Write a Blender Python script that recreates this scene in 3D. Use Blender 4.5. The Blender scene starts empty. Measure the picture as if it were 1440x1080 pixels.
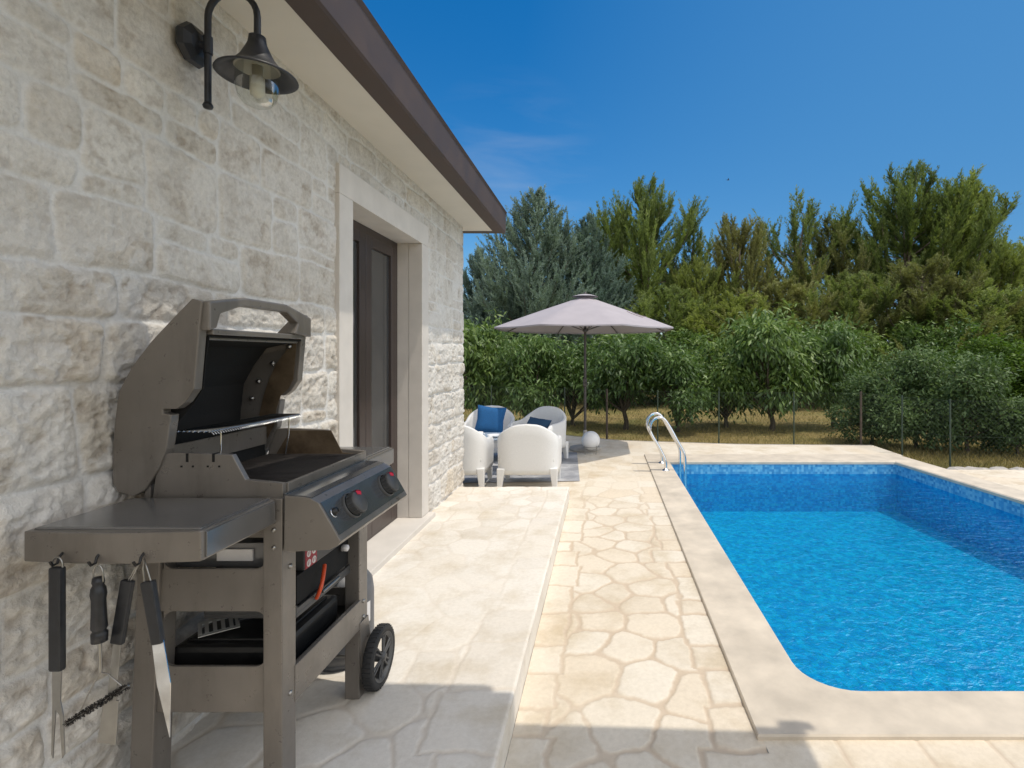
import bpy, bmesh, math, random
import numpy as np
from mathutils import Vector, Matrix

random.seed(11)
RNG = np.random.default_rng(11)
PI = math.pi
scene = bpy.context.scene
COL = scene.collection

# ------------------------------------------------------------------ camera
H = 1.53                       # eye height above the upper terrace (z = 0)
F = 740.0                      # focal length in photo pixels (1440 wide)
cam_d = bpy.data.cameras.new("camera")
cam_d.sensor_width = 36.0
cam_d.lens = F / 1440 * 36
cam_d.shift_x = -130 / 1440
cam_d.shift_y = -40 / 1440
cam_d.clip_start = 0.05
cam_d.clip_end = 3000
cam = bpy.data.objects.new("camera", cam_d)
cam.location = (0, 0, H)
cam.rotation_euler = (PI / 2, 0, 0)
COL.objects.link(cam)
scene.camera = cam


def at(x, y, Y):
    """photo pixel at depth Y -> world point"""
    return Vector(((x - 850) / F * Y, Y, H - (y - 500) / F * Y))


# ------------------------------------------------------------------ helpers
def tag(o, label=None, cat=None, group=None, kind=None):
    if label: o["label"] = label
    if cat: o["category"] = cat
    if group: o["group"] = group
    if kind: o["kind"] = kind
    return o


def empty(name, loc, label=None, cat=None, group=None):
    o = bpy.data.objects.new(name, None)
    o.location = loc
    o.empty_display_size = 0.2
    COL.objects.link(o)
    return tag(o, label, cat, group)


def root_of(o):
    while o.parent is not None:
        o = o.parent
    return o


class MB:
    """collects geometry in world coordinates, builds ONE mesh object"""

    def __init__(self):
        self.v = []
        self.f = []
        self.sm = []

    def add(self, vs, fs, smooth=False):
        n = len(self.v)
        self.v += [tuple(p) for p in vs]
        for f in fs:
            self.f.append(tuple(i + n for i in f))
            self.sm.append(smooth)
        return self

    def box(self, x0, x1, y0, y1, z0, z1, bev=0.0):
        if bev <= 0:
            vs = [(x0, y0, z0), (x1, y0, z0), (x1, y1, z0), (x0, y1, z0), (x0, y0, z1), (x1, y0, z1), (x1, y1, z1), (x0, y1, z1)]
            fs = [(0, 3, 2, 1), (4, 5, 6, 7), (0, 1, 5, 4), (1, 2, 6, 5), (2, 3, 7, 6), (3, 0, 4, 7)]
            return self.add(vs, fs)
        bm = bmesh.new()
        r = bmesh.ops.create_cube(bm, size=1.0)
        for v in bm.verts:
            v.co = Vector((x0 + (v.co.x + .5) * (x1 - x0), y0 + (v.co.y + .5) * (y1 - y0), z0 + (v.co.z + .5) * (z1 - z0)))
        bmesh.ops.bevel(bm, geom=bm.edges[:], offset=bev, segments=2, profile=0.6, affect='EDGES')
        return self.bm(bm)

    def bm(self, bm, smooth=False, M=None):
        bm.verts.index_update()
        vs = [(M @ v.co if M else v.co.copy()) for v in bm.verts]
        fs = [[v.index for v in f.verts] for f in bm.faces]
        bm.free()
        return self.add(vs, fs, smooth)

    def prism(self, pts, y0, y1, axis='Y', bev=0.0):
        """pts = outline (u,v); extruded along axis.  Y: (x,z)  X: (y,z)  Z: (x,y)"""
        bm = bmesh.new()
        def mk(p, t):
            if axis == 'Y': return (p[0], t, p[1])
            if axis == 'X': return (t, p[0], p[1])
            return (p[0], p[1], t)
        a = [bm.verts.new(mk(p, y0)) for p in pts]
        b = [bm.verts.new(mk(p, y1)) for p in pts]
        n = len(pts)
        bm.faces.new(a)
        bm.faces.new(b[::-1])
        for i in range(n):
            bm.faces.new((a[i], b[i], b[(i + 1) % n], a[(i + 1) % n]))
        bmesh.ops.recalc_face_normals(bm, faces=bm.faces[:])
        if bev > 0:
            bmesh.ops.bevel(bm, geom=[e for e in bm.edges if e.calc_face_angle(0) > 0.5], offset=bev, segments=2, profile=0.6, affect='EDGES')
        bmesh.ops.triangulate(bm, faces=[f for f in bm.faces if len(f.verts) > 4])
        return self.bm(bm)

    def tube(self, pts, r, seg=8, closed=False, caps=True):
        pts = [Vector(p) for p in pts]
        n = len(pts)
        rs = r if isinstance(r, (list, tuple)) else [r] * n
        vs, fs = [], []
        prev = None
        for i, p in enumerate(pts):
            if closed:
                d = pts[(i + 1) % n] - pts[i - 1]
            else:
                d = pts[min(i + 1, n - 1)] - pts[max(i - 1, 0)]
            d = d.normalized() if d.length > 1e-9 else Vector((0, 0, 1))
            if prev is None:
                u = d.orthogonal().normalized()
            else:
                u = prev - d * prev.dot(d)
                u = u.normalized() if u.length > 1e-6 else d.orthogonal().normalized()
            prev = u
            w = d.cross(u)
            for k in range(seg):
                a = 2 * PI * k / seg
                vs.append(p + (u * math.cos(a) + w * math.sin(a)) * rs[i])
        m = n if closed else n - 1
        for i in range(m):
            for k in range(seg):
                a = i * seg + k
                b = i * seg + (k + 1) % seg
                j = (i + 1) % n
                fs.append((a, b, j * seg + (k + 1) % seg, j * seg + k))
        self.add(vs, fs, True)
        if caps and not closed:
            self.add(vs[:seg], [tuple(range(seg))[::-1]])
            self.add(vs[-seg:], [tuple(range(seg))])
        return self

    def lathe(self, prof, c, axis=Vector((0, 0, 1)), seg=24, smooth=True, a0=0.0):
        """prof = [(radius, height along axis)]"""
        axis = Vector(axis).normalized()
        u = axis.orthogonal().normalized() if abs(axis.z) < 0.999 else Vector((1, 0, 0))
        w = axis.cross(u)
        c = Vector(c)
        vs, fs = [], []
        for r, h in prof:
            for k in range(seg):
                a = a0 + 2 * PI * k / seg
                vs.append(c + axis * h + (u * math.cos(a) + w * math.sin(a)) * max(r, 1e-5))
        for i in range(len(prof) - 1):
            for k in range(seg):
                fs.append((i * seg + k, i * seg + (k + 1) % seg, (i + 1) * seg + (k + 1) % seg, (i + 1) * seg + k))
        return self.add(vs, fs, smooth)

    def build(self, name, mat, parent=None, label=None):
        me = bpy.data.meshes.new(name)
        off = root_of(parent).location if parent is not None else Vector((0, 0, 0))
        me.from_pydata([(p[0] - off[0], p[1] - off[1], p[2] - off[2]) for p in self.v], [], self.f)
        me.polygons.foreach_set("use_smooth", self.sm)
        me.materials.append(mat)
        me.update()
        o = bpy.data.objects.new(name, me)
        COL.objects.link(o)
        if parent is not None:
            o.parent = parent
        if label: o["label"] = label
        return o


def np_mesh(name, V, Q, mat, attrs=None, smooth=False, parent=None):
    """V (N,3), Q (M,4 or 3) -> mesh object, fast"""
    V = np.asarray(V, dtype=np.float32)
    Q = np.asarray(Q, dtype=np.int32)
    if parent is not None:
        V = V - np.array(root_of(parent).location, dtype=np.float32)
    k = Q.shape[1]
    me = bpy.data.meshes.new(name)
    me.vertices.add(len(V))
    me.vertices.foreach_set("co", V.ravel())
    me.loops.add(Q.size)
    me.loops.foreach_set("vertex_index", Q.ravel())
    me.polygons.add(len(Q))
    me.polygons.foreach_set("loop_start", np.arange(0, Q.size, k, dtype=np.int32))
    me.polygons.foreach_set("loop_total", np.full(len(Q), k, dtype=np.int32))
    me.polygons.foreach_set("use_smooth", np.full(len(Q), smooth, dtype=bool))
    for nm, arr in (attrs or {}).items():
        a = me.attributes.new(nm, 'FLOAT', 'POINT')
        a.data.foreach_set("value", np.asarray(arr, dtype=np.float32).ravel())
    me.materials.append(mat)
    me.update(calc_edges=True)
    me.validate()
    o = bpy.data.objects.new(name, me)
    COL.objects.link(o)
    if parent is not None:
        o.parent = parent
    return o


def copy_tree(o, parent=None):
    c = o.copy()
    COL.objects.link(c)
    if parent is not None:
        c.parent = parent
    for ch in list(o.children):
        copy_tree(ch, c)
    return c


# numpy value noise
def _hash(ix, iy, seed):
    h = (ix.astype(np.int64) * 374761393 + iy.astype(np.int64) * 668265263 + seed * 1442695041) & 0xFFFFFFFF
    h = ((h ^ (h >> 13)) * 1274126177) & 0xFFFFFFFF
    h = h ^ (h >> 16)
    return (h & 0xFFFFFF) / float(0xFFFFFF)


def vnoise(x, y, seed=0):
    ix = np.floor(x); iy = np.floor(y)
    fx = x - ix; fy = y - iy
    fx = fx * fx * (3 - 2 * fx); fy = fy * fy * (3 - 2 * fy)
    a = _hash(ix, iy, seed); b = _hash(ix + 1, iy, seed)
    c = _hash(ix, iy + 1, seed); d = _hash(ix + 1, iy + 1, seed)
    return (a * (1 - fx) + b * fx) * (1 - fy) + (c * (1 - fx) + d * fx) * fy


def fbm(x, y, seed=0, octv=4, gain=0.5):
    t = 0; amp = 1; tot = 0
    for i in range(octv):
        t = t + amp * vnoise(x * 2 ** i + 17.3 * i, y * 2 ** i - 9.1 * i, seed + i)
        tot += amp
        amp *= gain
    return t / tot


def sstep(a, b, x):
    t = np.clip((x - a) / (b - a), 0, 1)
    return t * t * (3 - 2 * t)


# ------------------------------------------------------------------ materials
class NT:
    def __init__(self, name):
        self.m = bpy.data.materials.new(name)
        self.m.use_nodes = True
        self.t = self.m.node_tree
        self.n = self.t.nodes
        self.b = self.n["Principled BSDF"]
        self.out = self.n["Material Output"]

    def new(self, typ, **kw):
        n = self.n.new(typ)
        for k, v in kw.items():
            setattr(n, k, v)
        return n

    def link(self, a, b):
        self.t.links.new(a, b)

    def noise(self, scale, detail=4, rough=0.55, vec=None, dist=0.0):
        n = self.new("ShaderNodeTexNoise")
        n.inputs["Scale"].default_value = scale
        n.inputs["Detail"].default_value = detail
        n.inputs["Roughness"].default_value = rough
        n.inputs["Distortion"].default_value = dist
        if vec is None:
            vec = self.coord()
        self.link(vec, n.inputs["Vector"])
        return n.outputs["Fac"]

    def coord(self, which="Object"):
        if not hasattr(self, "_tc"):
            self._tc = self.new("ShaderNodeTexCoord")
        return self._tc.outputs[which]

    def scaled(self, sx, sy, sz, which="Object"):
        m = self.new("ShaderNodeMapping")
        m.inputs["Scale"].default_value = (sx, sy, sz)
        self.link(self.coord(which), m.inputs["Vector"])
        return m.outputs["Vector"]

    def ramp(self, fac, stops):
        r = self.new("ShaderNodeValToRGB")
        e = r.color_ramp.elements
        while len(e) < len(stops):
            e.new(0.5)
        for i, (p, c) in enumerate(stops):
            e[i].position = p
            e[i].color = (*c, 1) if len(c) == 3 else c
        self.link(fac, r.inputs["Fac"])
        return r.outputs["Color"]

    def mix(self, fac, a, b, mode='MIX'):
        m = self.new("ShaderNodeMix", data_type='RGBA', blend_type=mode)
        for sock, val in ((m.inputs[0], fac), (m.inputs[6], a), (m.inputs[7], b)):
            if isinstance(val, (int, float)):
                sock.default_value = val
            elif isinstance(val, (tuple, list)):
                sock.default_value = (*val, 1) if len(val) == 3 else val
            else:
                self.link(val, sock)
        return m.outputs[2]

    def math(self, op, a, b=0.0, c=None, clamp=False):
        m = self.new("ShaderNodeMath", operation=op, use_clamp=clamp)
        for s, v in zip(m.inputs, (a, b, c)):
            if v is None: continue
            if isinstance(v, (int, float)): s.default_value = v
            else: self.link(v, s)
        return m.outputs[0]

    def attr(self, name):
        a = self.new("ShaderNodeAttribute", attribute_name=name)
        return a.outputs["Fac"]

    def bump(self, h, strength=0.3, dist=0.01):
        b = self.new("ShaderNodeBump")
        b.inputs["Strength"].default_value = strength
        b.inputs["Distance"].default_value = dist
        self.link(h, b.inputs["Height"])
        self.link(b.outputs["Normal"], self.b.inputs["Normal"])
        return b

    def col(self, c):
        s = self.b.inputs["Base Color"]
        if isinstance(c, (tuple, list)): s.default_value = (*c, 1)
        else: self.link(c, s)

    def set(self, rough=None, metal=None, spec=None, **kw):
        if rough is not None:
            if isinstance(rough, (int, float)): self.b.inputs["Roughness"].default_value = rough
            else: self.link(rough, self.b.inputs["Roughness"])
        if metal is not None: self.b.inputs["Metallic"].default_value = metal
        if spec is not None: self.b.inputs["Specular IOR Level"].default_value = spec
        for k, v in kw.items():
            self.b.inputs[k].default_value = v


def paint(name, c, rough=0.45, metal=0.0, var=0.12, scale=18, bump=0.0, spec=None, coat=0.0):
    """plain surface with slight mottling of colour and roughness"""
    t = NT(name)
    n = t.noise(scale, 5)
    n2 = t.noise(scale * 9, 3)
    lo = tuple(x * (1 - var) for x in c); hi = tuple(min(1, x * (1 + var)) for x in c)
    t.col(t.ramp(n, [(0.3, lo), (0.7, hi)]))
    r = t.math('MULTIPLY_ADD', n, 0.25, rough - 0.125, clamp=True)
    t.set(rough=r, metal=metal, spec=spec)
    if coat: t.set(**{"Coat Weight": coat, "Coat Roughness": 0.12})
    if bump: t.bump(n2, bump, 0.004)
    return t.m


def mat_wall():
    t = NT("rough_limestone")
    mask = t.attr("mask"); rnd = t.attr("rnd"); rel = t.attr("rel")
    n1 = t.noise(7, 6, 0.6); n2 = t.noise(46, 5, 0.65); n3 = t.noise(2.2, 3)
    base = t.ramp(rnd, [(0.0, (.585, .54, .475)), (0.3, (.66, .62, .565)), (0.6, (.715, .685, .635)), (0.85, (.615, .58, .53)), (1.0, (.655, .59, .50))])
    stain = t.ramp(n1, [(0.32, (.78, .745, .70)), (0.52, (1, 1, 1)), (0.75, (1.08, 1.07, 1.05))])
    stone = t.mix(0.75, base, stain, 'MULTIPLY')
    fine = t.ramp(n2, [(0.3, (.80, .79, .78)), (0.6, (1.06, 1.06, 1.06))])
    stone = t.mix(0.8, stone, fine, 'MULTIPLY')
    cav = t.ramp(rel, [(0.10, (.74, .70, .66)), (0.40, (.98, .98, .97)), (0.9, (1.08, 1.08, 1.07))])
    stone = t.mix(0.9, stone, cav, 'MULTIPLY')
    mort = t.ramp(n3, [(0.3, (.67, .65, .615)), (0.7, (.74, .725, .695))])
    mort = t.mix(0.5, mort, fine, 'MULTIPLY')
    c = t.mix(mask, mort, stone)
    t.col(c)
    t.set(rough=0.92, spec=0.15)
    n4 = t.noise(120, 4, 0.7)
    h = t.math('ADD', n2, t.math('MULTIPLY', n4, 0.5))
    t.bump(h, 0.6, 0.014)
    return t.m


def mat_flags(name, stone_a, stone_b, stone_c, joint, jointmix):
    t = NT(name)
    mask = t.attr("mask"); rnd = t.attr("rnd")
    n1 = t.noise(3.2, 6, 0.6); n2 = t.noise(38, 5, 0.7); n0 = t.noise(0.9, 3)
    base = t.ramp(rnd, [(0.0, stone_a), (0.45, stone_b), (1.0, stone_c)])
    st = t.ramp(n1, [(0.30, (.80, .75, .66)), (0.52, (1, 1, 1)), (0.8, (1.07, 1.06, 1.05))])
    c = t.mix(0.85, base, st, 'MULTIPLY')
    fine = t.ramp(n2, [(0.3, (.90, .89, .87)), (0.65, (1.04, 1.04, 1.04))])
    c = t.mix(0.8, c, fine, 'MULTIPLY')
    jn = t.mix(n0, joint, tuple(x * 1.12 for x in joint))
    jn = t.mix(0.5, jn, fine, 'MULTIPLY')
    fac = t.math('MULTIPLY_ADD', mask, jointmix, 1 - jointmix, clamp=True)
    t.col(t.mix(fac, jn, c))
    t.set(rough=0.8, spec=0.25)
    t.bump(t.math('ADD', n2, t.math('MULTIPLY', n1, 0.7)), 0.25, 0.006)
    return t.m


def mat_foliage(name, dark, mid, light, rough=0.5, trans=0.3, spec=0.4):
    t = NT(name)
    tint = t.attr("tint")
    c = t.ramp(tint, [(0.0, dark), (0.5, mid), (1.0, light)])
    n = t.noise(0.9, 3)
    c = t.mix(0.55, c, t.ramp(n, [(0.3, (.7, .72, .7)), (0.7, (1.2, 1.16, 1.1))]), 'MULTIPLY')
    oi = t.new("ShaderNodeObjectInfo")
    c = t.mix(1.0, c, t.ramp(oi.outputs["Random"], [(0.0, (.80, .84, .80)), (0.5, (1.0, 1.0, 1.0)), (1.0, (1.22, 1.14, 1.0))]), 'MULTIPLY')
    t.col(c)
    t.set(rough=rough, spec=spec)
    tr = t.new("ShaderNodeBsdfTranslucent")
    t.link(t.mix(1.0, c, (1.25, 1.35, .7), 'MULTIPLY'), tr.inputs["Color"])
    ms = t.new("ShaderNodeMixShader")
    ms.inputs[0].default_value = trans
    t.link(t.b.outputs[0], ms.inputs[1]); t.link(tr.outputs[0], ms.inputs[2])
    t.link(ms.outputs[0], t.out.inputs["Surface"])
    return t.m


def mat_bark(name, a, b):
    t = NT(name)
    n = t.noise(6, 6, 0.7, t.scaled(3, 3, .6))
    t.col(t.ramp(n, [(0.35, a), (0.7, b)]))
    t.set(rough=0.95, spec=0.1)
    t.bump(n, 0.7, 0.02)
    return t.m


def mat_mosaic(name, cols, cell=0.028, grout=(.10, .22, .33)):
    t = NT(name)
    geo = t.new("ShaderNodeNewGeometry")
    sn = t.new("ShaderNodeVectorMath", operation='SNAP')
    off = t.new("ShaderNodeVectorMath", operation='ADD')
    t.link(geo.outputs["Position"], off.inputs[0]); off.inputs[1].default_value = (.0031, .0017, .0043)
    t.link(off.outputs[0], sn.inputs[0]); sn.inputs[1].default_value = (cell, cell, cell)
    wn = t.new("ShaderNodeTexWhiteNoise", noise_dimensions='3D')
    t.link(sn.outputs[0], wn.inputs["Vector"])
    n = t.noise(1.4, 4, .6)
    v = t.math('ADD', t.math('MULTIPLY', wn.outputs["Value"], 0.75), t.math('MULTIPLY', n, 0.35), clamp=True)
    t.col(t.ramp(v, cols))
    t.set(rough=0.3, spec=0.4)
    return t.m


def mat_water():
    t = NT("pool_water")
    c = t.coord()
    w1 = t.noise(7.0, 3, .55, t.scaled(1, 1.3, 1), 0.8)
    w2 = t.noise(19.0, 2, .5, t.scaled(1.3, 1, 1), 1.2)
    w3 = t.noise(1.6, 2, .5)
    h = t.math('ADD', w1, t.math('MULTIPLY', w2, 0.38))
    b = t.new("ShaderNodeBump")
    b.inputs["Strength"].default_value = 0.5
    b.inputs["Distance"].default_value = 0.05
    t.link(h, b.inputs["Height"])
    fr = t.new("ShaderNodeFresnel"); fr.inputs["IOR"].default_value = 1.33
    t.link(b.outputs[0], fr.inputs["Normal"])
    gl = t.new("ShaderNodeBsdfGlossy"); gl.inputs["Roughness"].default_value = 0.02
    gl.inputs["Color"].default_value = (.40, .74, .96, 1)
    t.link(b.outputs[0], gl.inputs["Normal"])
    tp = t.new("ShaderNodeBsdfTransparent")
    ripple = t.math('ABSOLUTE', t.math('SUBTRACT', w1, 0.5))
    rp = t.math('ADD', t.math('MULTIPLY', t.math('ABSOLUTE', t.math('SUBTRACT', w2, 0.5)), 0.6), ripple)
    tint = t.ramp(rp, [(0.0, (.16, .92, 1.0)), (0.08, (.04, .80, .94)), (0.20, (.008, .65, .86))])
    t.link(tint, tp.inputs["Color"])
    ms = t.new("ShaderNodeMixShader")
    t.link(t.math('MULTIPLY', fr.outputs[0], 0.40), ms.inputs[0])
    t.link(tp.outputs[0], ms.inputs[1]); t.link(gl.outputs[0], ms.inputs[2])
    t.link(ms.outputs[0], t.out.inputs["Surface"])
    return t.m


def mat_glass(name, tint=(.95, .97, .95), mixf=0.35):
    """thin clear glass: see-through with a fresnel reflection"""
    t = NT(name)
    fr = t.new("ShaderNodeFresnel"); fr.inputs["IOR"].default_value = 1.45
    gl = t.new("ShaderNodeBsdfGlossy"); gl.inputs["Roughness"].default_value = 0.03
    tp = t.new("ShaderNodeBsdfTransparent"); tp.inputs["Color"].default_value = (*tint, 1)
    ms = t.new("ShaderNodeMixShader")
    t.link(t.math('MULTIPLY_ADD', fr.outputs[0], 0.38, mixf * 0.03), ms.inputs[0])
    t.link(tp.outputs[0], ms.inputs[1]); t.link(gl.outputs[0], ms.inputs[2])
    t.link(ms.outputs[0], t.out.inputs["Surface"])
    return t.m


def mat_lawn():
    t = NT("dry_lawn")
    n1 = t.noise(0.55, 5, .6); n2 = t.noise(6, 6, .7); n3 = t.noise(60, 3, .7)
    c = t.ramp(n1, [(0.3, (.25, .20, .095)), (0.48, (.31, .25, .115)), (0.62, (.20, .19, .08)), (0.8, (.14, .155, .06))])
    c = t.mix(0.8, c, t.ramp(n2, [(0.3, (.6, .58, .55)), (0.7, (1.25, 1.2, 1.1))]), 'MULTIPLY')
    c = t.mix(0.6, c, t.ramp(n3, [(0.3, (.6, .6, .6)), (0.7, (1.25, 1.25, 1.2))]), 'MULTIPLY')
    t.col(c); t.set(rough=1.0, spec=0.05)
    t.bump(t.math('ADD', n2, n3), 0.8, 0.03)
    return t.m


M = {}
M['wall'] = mat_wall()
M['terrace'] = mat_flags("white_flagstone", (.66, .61, .535), (.74, .70, .635), (.70, .645, .56), (.60, .535, .45), 0.8)
M['deck'] = mat_flags("cream_flagstone", (.635, .555, .44), (.70, .64, .54), (.665, .575, .45), (.52, .425, .32), 1.0)
M['coping'] = paint("coping_stone", (.56, .49, .395), 0.75, var=0.16, scale=4.5, bump=0.25)
M['casing'] = paint("sawn_stone", (.62, .58, .53), 0.8, var=0.06, scale=6, bump=0.15)
M['soffit'] = paint("soffit_plaster", (.66, .615, .535), 0.9, var=0.04, scale=2.5, bump=0.15)
M['brown'] = paint("brown_metal", (.070, .048, .041), 0.62, var=0.15, scale=5)
M['roof'] = paint("roof_tile", (.28, .15, .10), 0.8, var=0.2, scale=9, bump=0.3)
M['pvc'] = paint("brown_joinery", (.050, .036, .032), 0.35, var=0.12, scale=20)
def mat_grill():
    t = NT("bronze_enamel")
    n = t.noise(3.2, 5, .6); n2 = t.noise(26, 5, .7); n3 = t.noise(9, 6, .65, t.scaled(1, 1, .25))
    c = t.ramp(n, [(.3, (.165, .147, .128)), (.7, (.205, .184, .161))])
    c = t.mix(.7, c, t.ramp(n3, [(.32, (.72, .70, .68)), (.5, (1, 1, 1)), (.75, (1.10, 1.10, 1.10))]), 'MULTIPLY')
    t.col(c)
    t.set(rough=t.ramp(n2, [(.3, (.24, .24, .24)), (.7, (.46, .46, .46))]), metal=.3, spec=.5)
    return t.m
M['grill'] = mat_grill()
M['grill_gloss'] = paint("bronze_enamel_glossy", (.13, .135, .14), 0.17, metal=0.55, var=0.06, scale=10, spec=0.6, coat=0.4)
M['grill_top'] = paint("table_enamel", (.20, .195, .19), 0.2, metal=0.5, var=0.08, scale=8, spec=0.6)
M['black'] = paint("black_enamel", (.010, .010, .010), 0.4, var=0.3, scale=25)
M['soot'] = paint("sooty_inside", (.004, .004, .004), 0.85, var=0.5, scale=12, bump=0.2)
M['iron'] = paint("cast_iron", (.022, .018, .016), 0.55, var=0.5, scale=22, bump=0.3)
M['steel'] = paint("brushed_steel", (.36, .35, .33), 0.34, metal=1.0, var=0.1, scale=30)
M['chrome'] = paint("polished_steel", (.72, .73, .74), 0.13, metal=1.0, var=0.04, scale=30)
M['silver'] = paint("satin_steel", (.62, .61, .58), 0.5, metal=0.6, var=0.05, scale=30)
M['rubber'] = paint("rubber", (.018, .018, .018), 0.75, var=0.3, scale=40, bump=0.2)
M['plastic'] = paint("grey_plastic", (.06, .06, .06), 0.5, var=0.2, scale=30)
M['handle'] = paint("black_handle", (.016, .017, .02), 0.38, var=0.3, scale=50)
M['lamp'] = paint("lamp_metal", (.018, .020, .026), 0.42, var=0.3, scale=25, bump=0.1)
M['red'] = paint("red_mark", (.55, .015, .04), 0.45, var=0.1)
M['label_red'] = paint("label_red", (.30, .02, .03), 0.5, var=0.1)
M['label_white'] = paint("label_white", (.75, .72, .70), 0.55, var=0.05)
M['orange'] = paint("orange_hose", (.60, .075, .02), 0.45, var=0.1)
M['bottle'] = paint("grey_bottle", (.10, .105, .115), 0.45, var=0.15)
M['resin'] = paint("white_resin", (.74, .735, .72), 0.5, var=0.03, scale=60, bump=0.12)
M['cushion'] = paint("blue_fabric", (.012, .10, .27), 0.9, var=0.15, scale=60, bump=0.4)
M['cushion_dark'] = paint("navy_fabric", (.02, .06, .12), 0.9, var=0.15, scale=60, bump=0.4)
M['canopy'] = paint("mauve_canvas", (.375, .345, .365), 0.9, var=0.05, scale=4, bump=0.1)
M['canopy_trim'] = paint("canvas_print", (.30, .25, .25), 0.9, var=0.05)
M['pole'] = paint("grey_pole", (.085, .075, .07), 0.4, metal=0.4, var=0.1)
M['fencegreen'] = paint("green_post", (.035, .055, .035), 0.6, var=0.2)
M['wood'] = paint("weathered_wood", (.085, .065, .05), 0.9, var=0.3, scale=12, bump=0.3)
M['concrete'] = paint("concrete", (.38, .355, .32), 0.9, var=0.15, scale=7, bump=0.4)
M['ball'] = paint("white_globe", (.78, .78, .78), 0.4, var=0.03)
M['filament'] = paint("frosted_bulb", (.55, .53, .47), 0.4, var=0.03)
M['lampglass'] = mat_glass("clear_globe", (.93, .94, .90), 0.6)
M['frosted'] = paint("hood_lining", (.30, .285, .235), 0.55, var=0.05)
M['tableglass'] = paint("pale_table_top", (.42, .50, .58), 0.12, var=0.03, spec=0.7)
M['lawn'] = mat_lawn()
M['bark_pine'] = mat_bark("pine_bark", (.09, .070, .055), (.30, .25, .20))
M['bark_grey'] = mat_bark("fruit_bark", (.045, .036, .028), (.13, .105, .08))
M['water'] = mat_water()
M['tile'] = mat_mosaic("blue_mosaic", [(0.0, (.04, .22, .47)), (0.35, (.07, .32, .60)), (0.6, (.12, .42, .68)), (0.85, (.22, .53, .74))], 0.036)
M['tilefloor'] = mat_mosaic("floor_mosaic", [(0.0, (.20, .36, .50)), (0.5, (.29, .46, .60)), (0.9, (.42, .60, .72))], 0.05)

t = NT("grey_rug")
geo = t.coord()
wv = t.noise(3.0, 5, .6); wn = t.noise(90, 3, .7)
cr = t.ramp(wv, [(0.35, (.27, .275, .29)), (0.52, (.38, .385, .40)), (0.62, (.52, .525, .54))])
t.col(t.mix(0.6, cr, t.ramp(wn, [(0.3, (.75, .75, .75)), (0.7, (1.1, 1.1, 1.1))]), 'MULTIPLY'))
t.set(rough=1.0, spec=0.05); t.bump(wn, 0.5, 0.01)
M['rug'] = t.m

# door glass: dark, reflecting
t = NT("door_glass")
n = t.noise(1.3, 3)
t.col(t.ramp(n, [(0.3, (.035, .036, .038)), (0.7, (.06, .06, .06))]))
t.set(rough=0.09, spec=0.8)
M['doorglass'] = t.m

M['pine'] = mat_foliage("pine_needles", (.095, .130, .045), (.215, .268, .090), (.37, .42, .165), 0.6, 0.38, 0.25)
M['pine_dry'] = mat_foliage("dry_pine_needles", (.120, .122, .050), (.235, .240, .092), (.33, .36, .145), 0.6, 0.25, 0.3)
M['cedar'] = mat_foliage("blue_needles", (.075, .118, .105), (.185, .262, .238), (.29, .385, .35), 0.6, 0.2, 0.3)
M['fruit'] = mat_foliage("fruit_leaves", (.042, .084, .024), (.112, .192, .052), (.22, .31, .105), 0.42, 0.3, 0.45)
M['laurel'] = mat_foliage("laurel_leaves", (.042, .078, .028), (.115, .180, .070), (.20, .275, .125), 0.5, 0.3, 0.3)
M['hedge'] = mat_foliage("hedge_leaves", (.030, .070, .010), (.075, .145, .020), (.125, .205, .035), 0.5, 0.35, 0.3)
M['drygrass'] = mat_foliage("dry_grass", (.16, .135, .055), (.31, .25, .11), (.40, .33, .16), 0.8, 0.3, 0.1)

# ------------------------------------------------------------------ sky and sun
SUN = Vector((-.335, .10, -1.0)).normalized()      # direction the light travels
elev = math.asin(-SUN.z)
azim = math.atan2(-SUN.x, -SUN.y)
world = bpy.data.worlds.new("World")
scene.world = world
world.use_nodes = True
wt = world.node_tree
bg = wt.nodes["Background"]
sky = wt.nodes.new("ShaderNodeTexSky")
sky.sky_type = 'NISHITA'
sky.sun_disc = False
sky.sun_elevation = elev
sky.sun_rotation = azim
sky.air_density = 1.0
sky.dust_density = 0.4
sky.ozone_density = 2.2
hs = wt.nodes.new("ShaderNodeHueSaturation")
hs.inputs["Saturation"].default_value = 1.46
hs.inputs["Value"].default_value = 1.14
wt.links.new(sky.outputs[0], hs.inputs["Color"])
tc = wt.nodes.new("ShaderNodeTexCoord")


def wmath(op, a, b=0.0, clamp=False):
    m_ = wt.nodes.new("ShaderNodeMath"); m_.operation = op; m_.use_clamp = clamp
    for s_, v_ in zip(m_.inputs, (a, b)):
        if isinstance(v_, (int, float)): s_.default_value = v_
        else: wt.links.new(v_, s_)
    return m_.outputs[0]


def wdot(v):
    m_ = wt.nodes.new("ShaderNodeVectorMath"); m_.operation = 'DOT_PRODUCT'
    wt.links.new(tc.outputs["Generated"], m_.inputs[0])
    m_.inputs[1].default_value = Vector(v).normalized()
    return m_.outputs["Value"]


def wnoise(scale, stretch, loc, detail=7, dist=.5):
    mp = wt.nodes.new("ShaderNodeMapping")
    mp.inputs["Scale"].default_value = stretch
    mp.inputs["Location"].default_value = loc
    wt.links.new(tc.outputs["Generated"], mp.inputs["Vector"])
    cn = wt.nodes.new("ShaderNodeTexNoise")
    cn.inputs["Scale"].default_value = scale
    cn.inputs["Detail"].default_value = detail
    cn.inputs["Roughness"].default_value = 0.55
    cn.inputs["Distortion"].default_value = dist
    wt.links.new(mp.outputs[0], cn.inputs["Vector"])
    return cn.outputs["Fac"]


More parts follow.
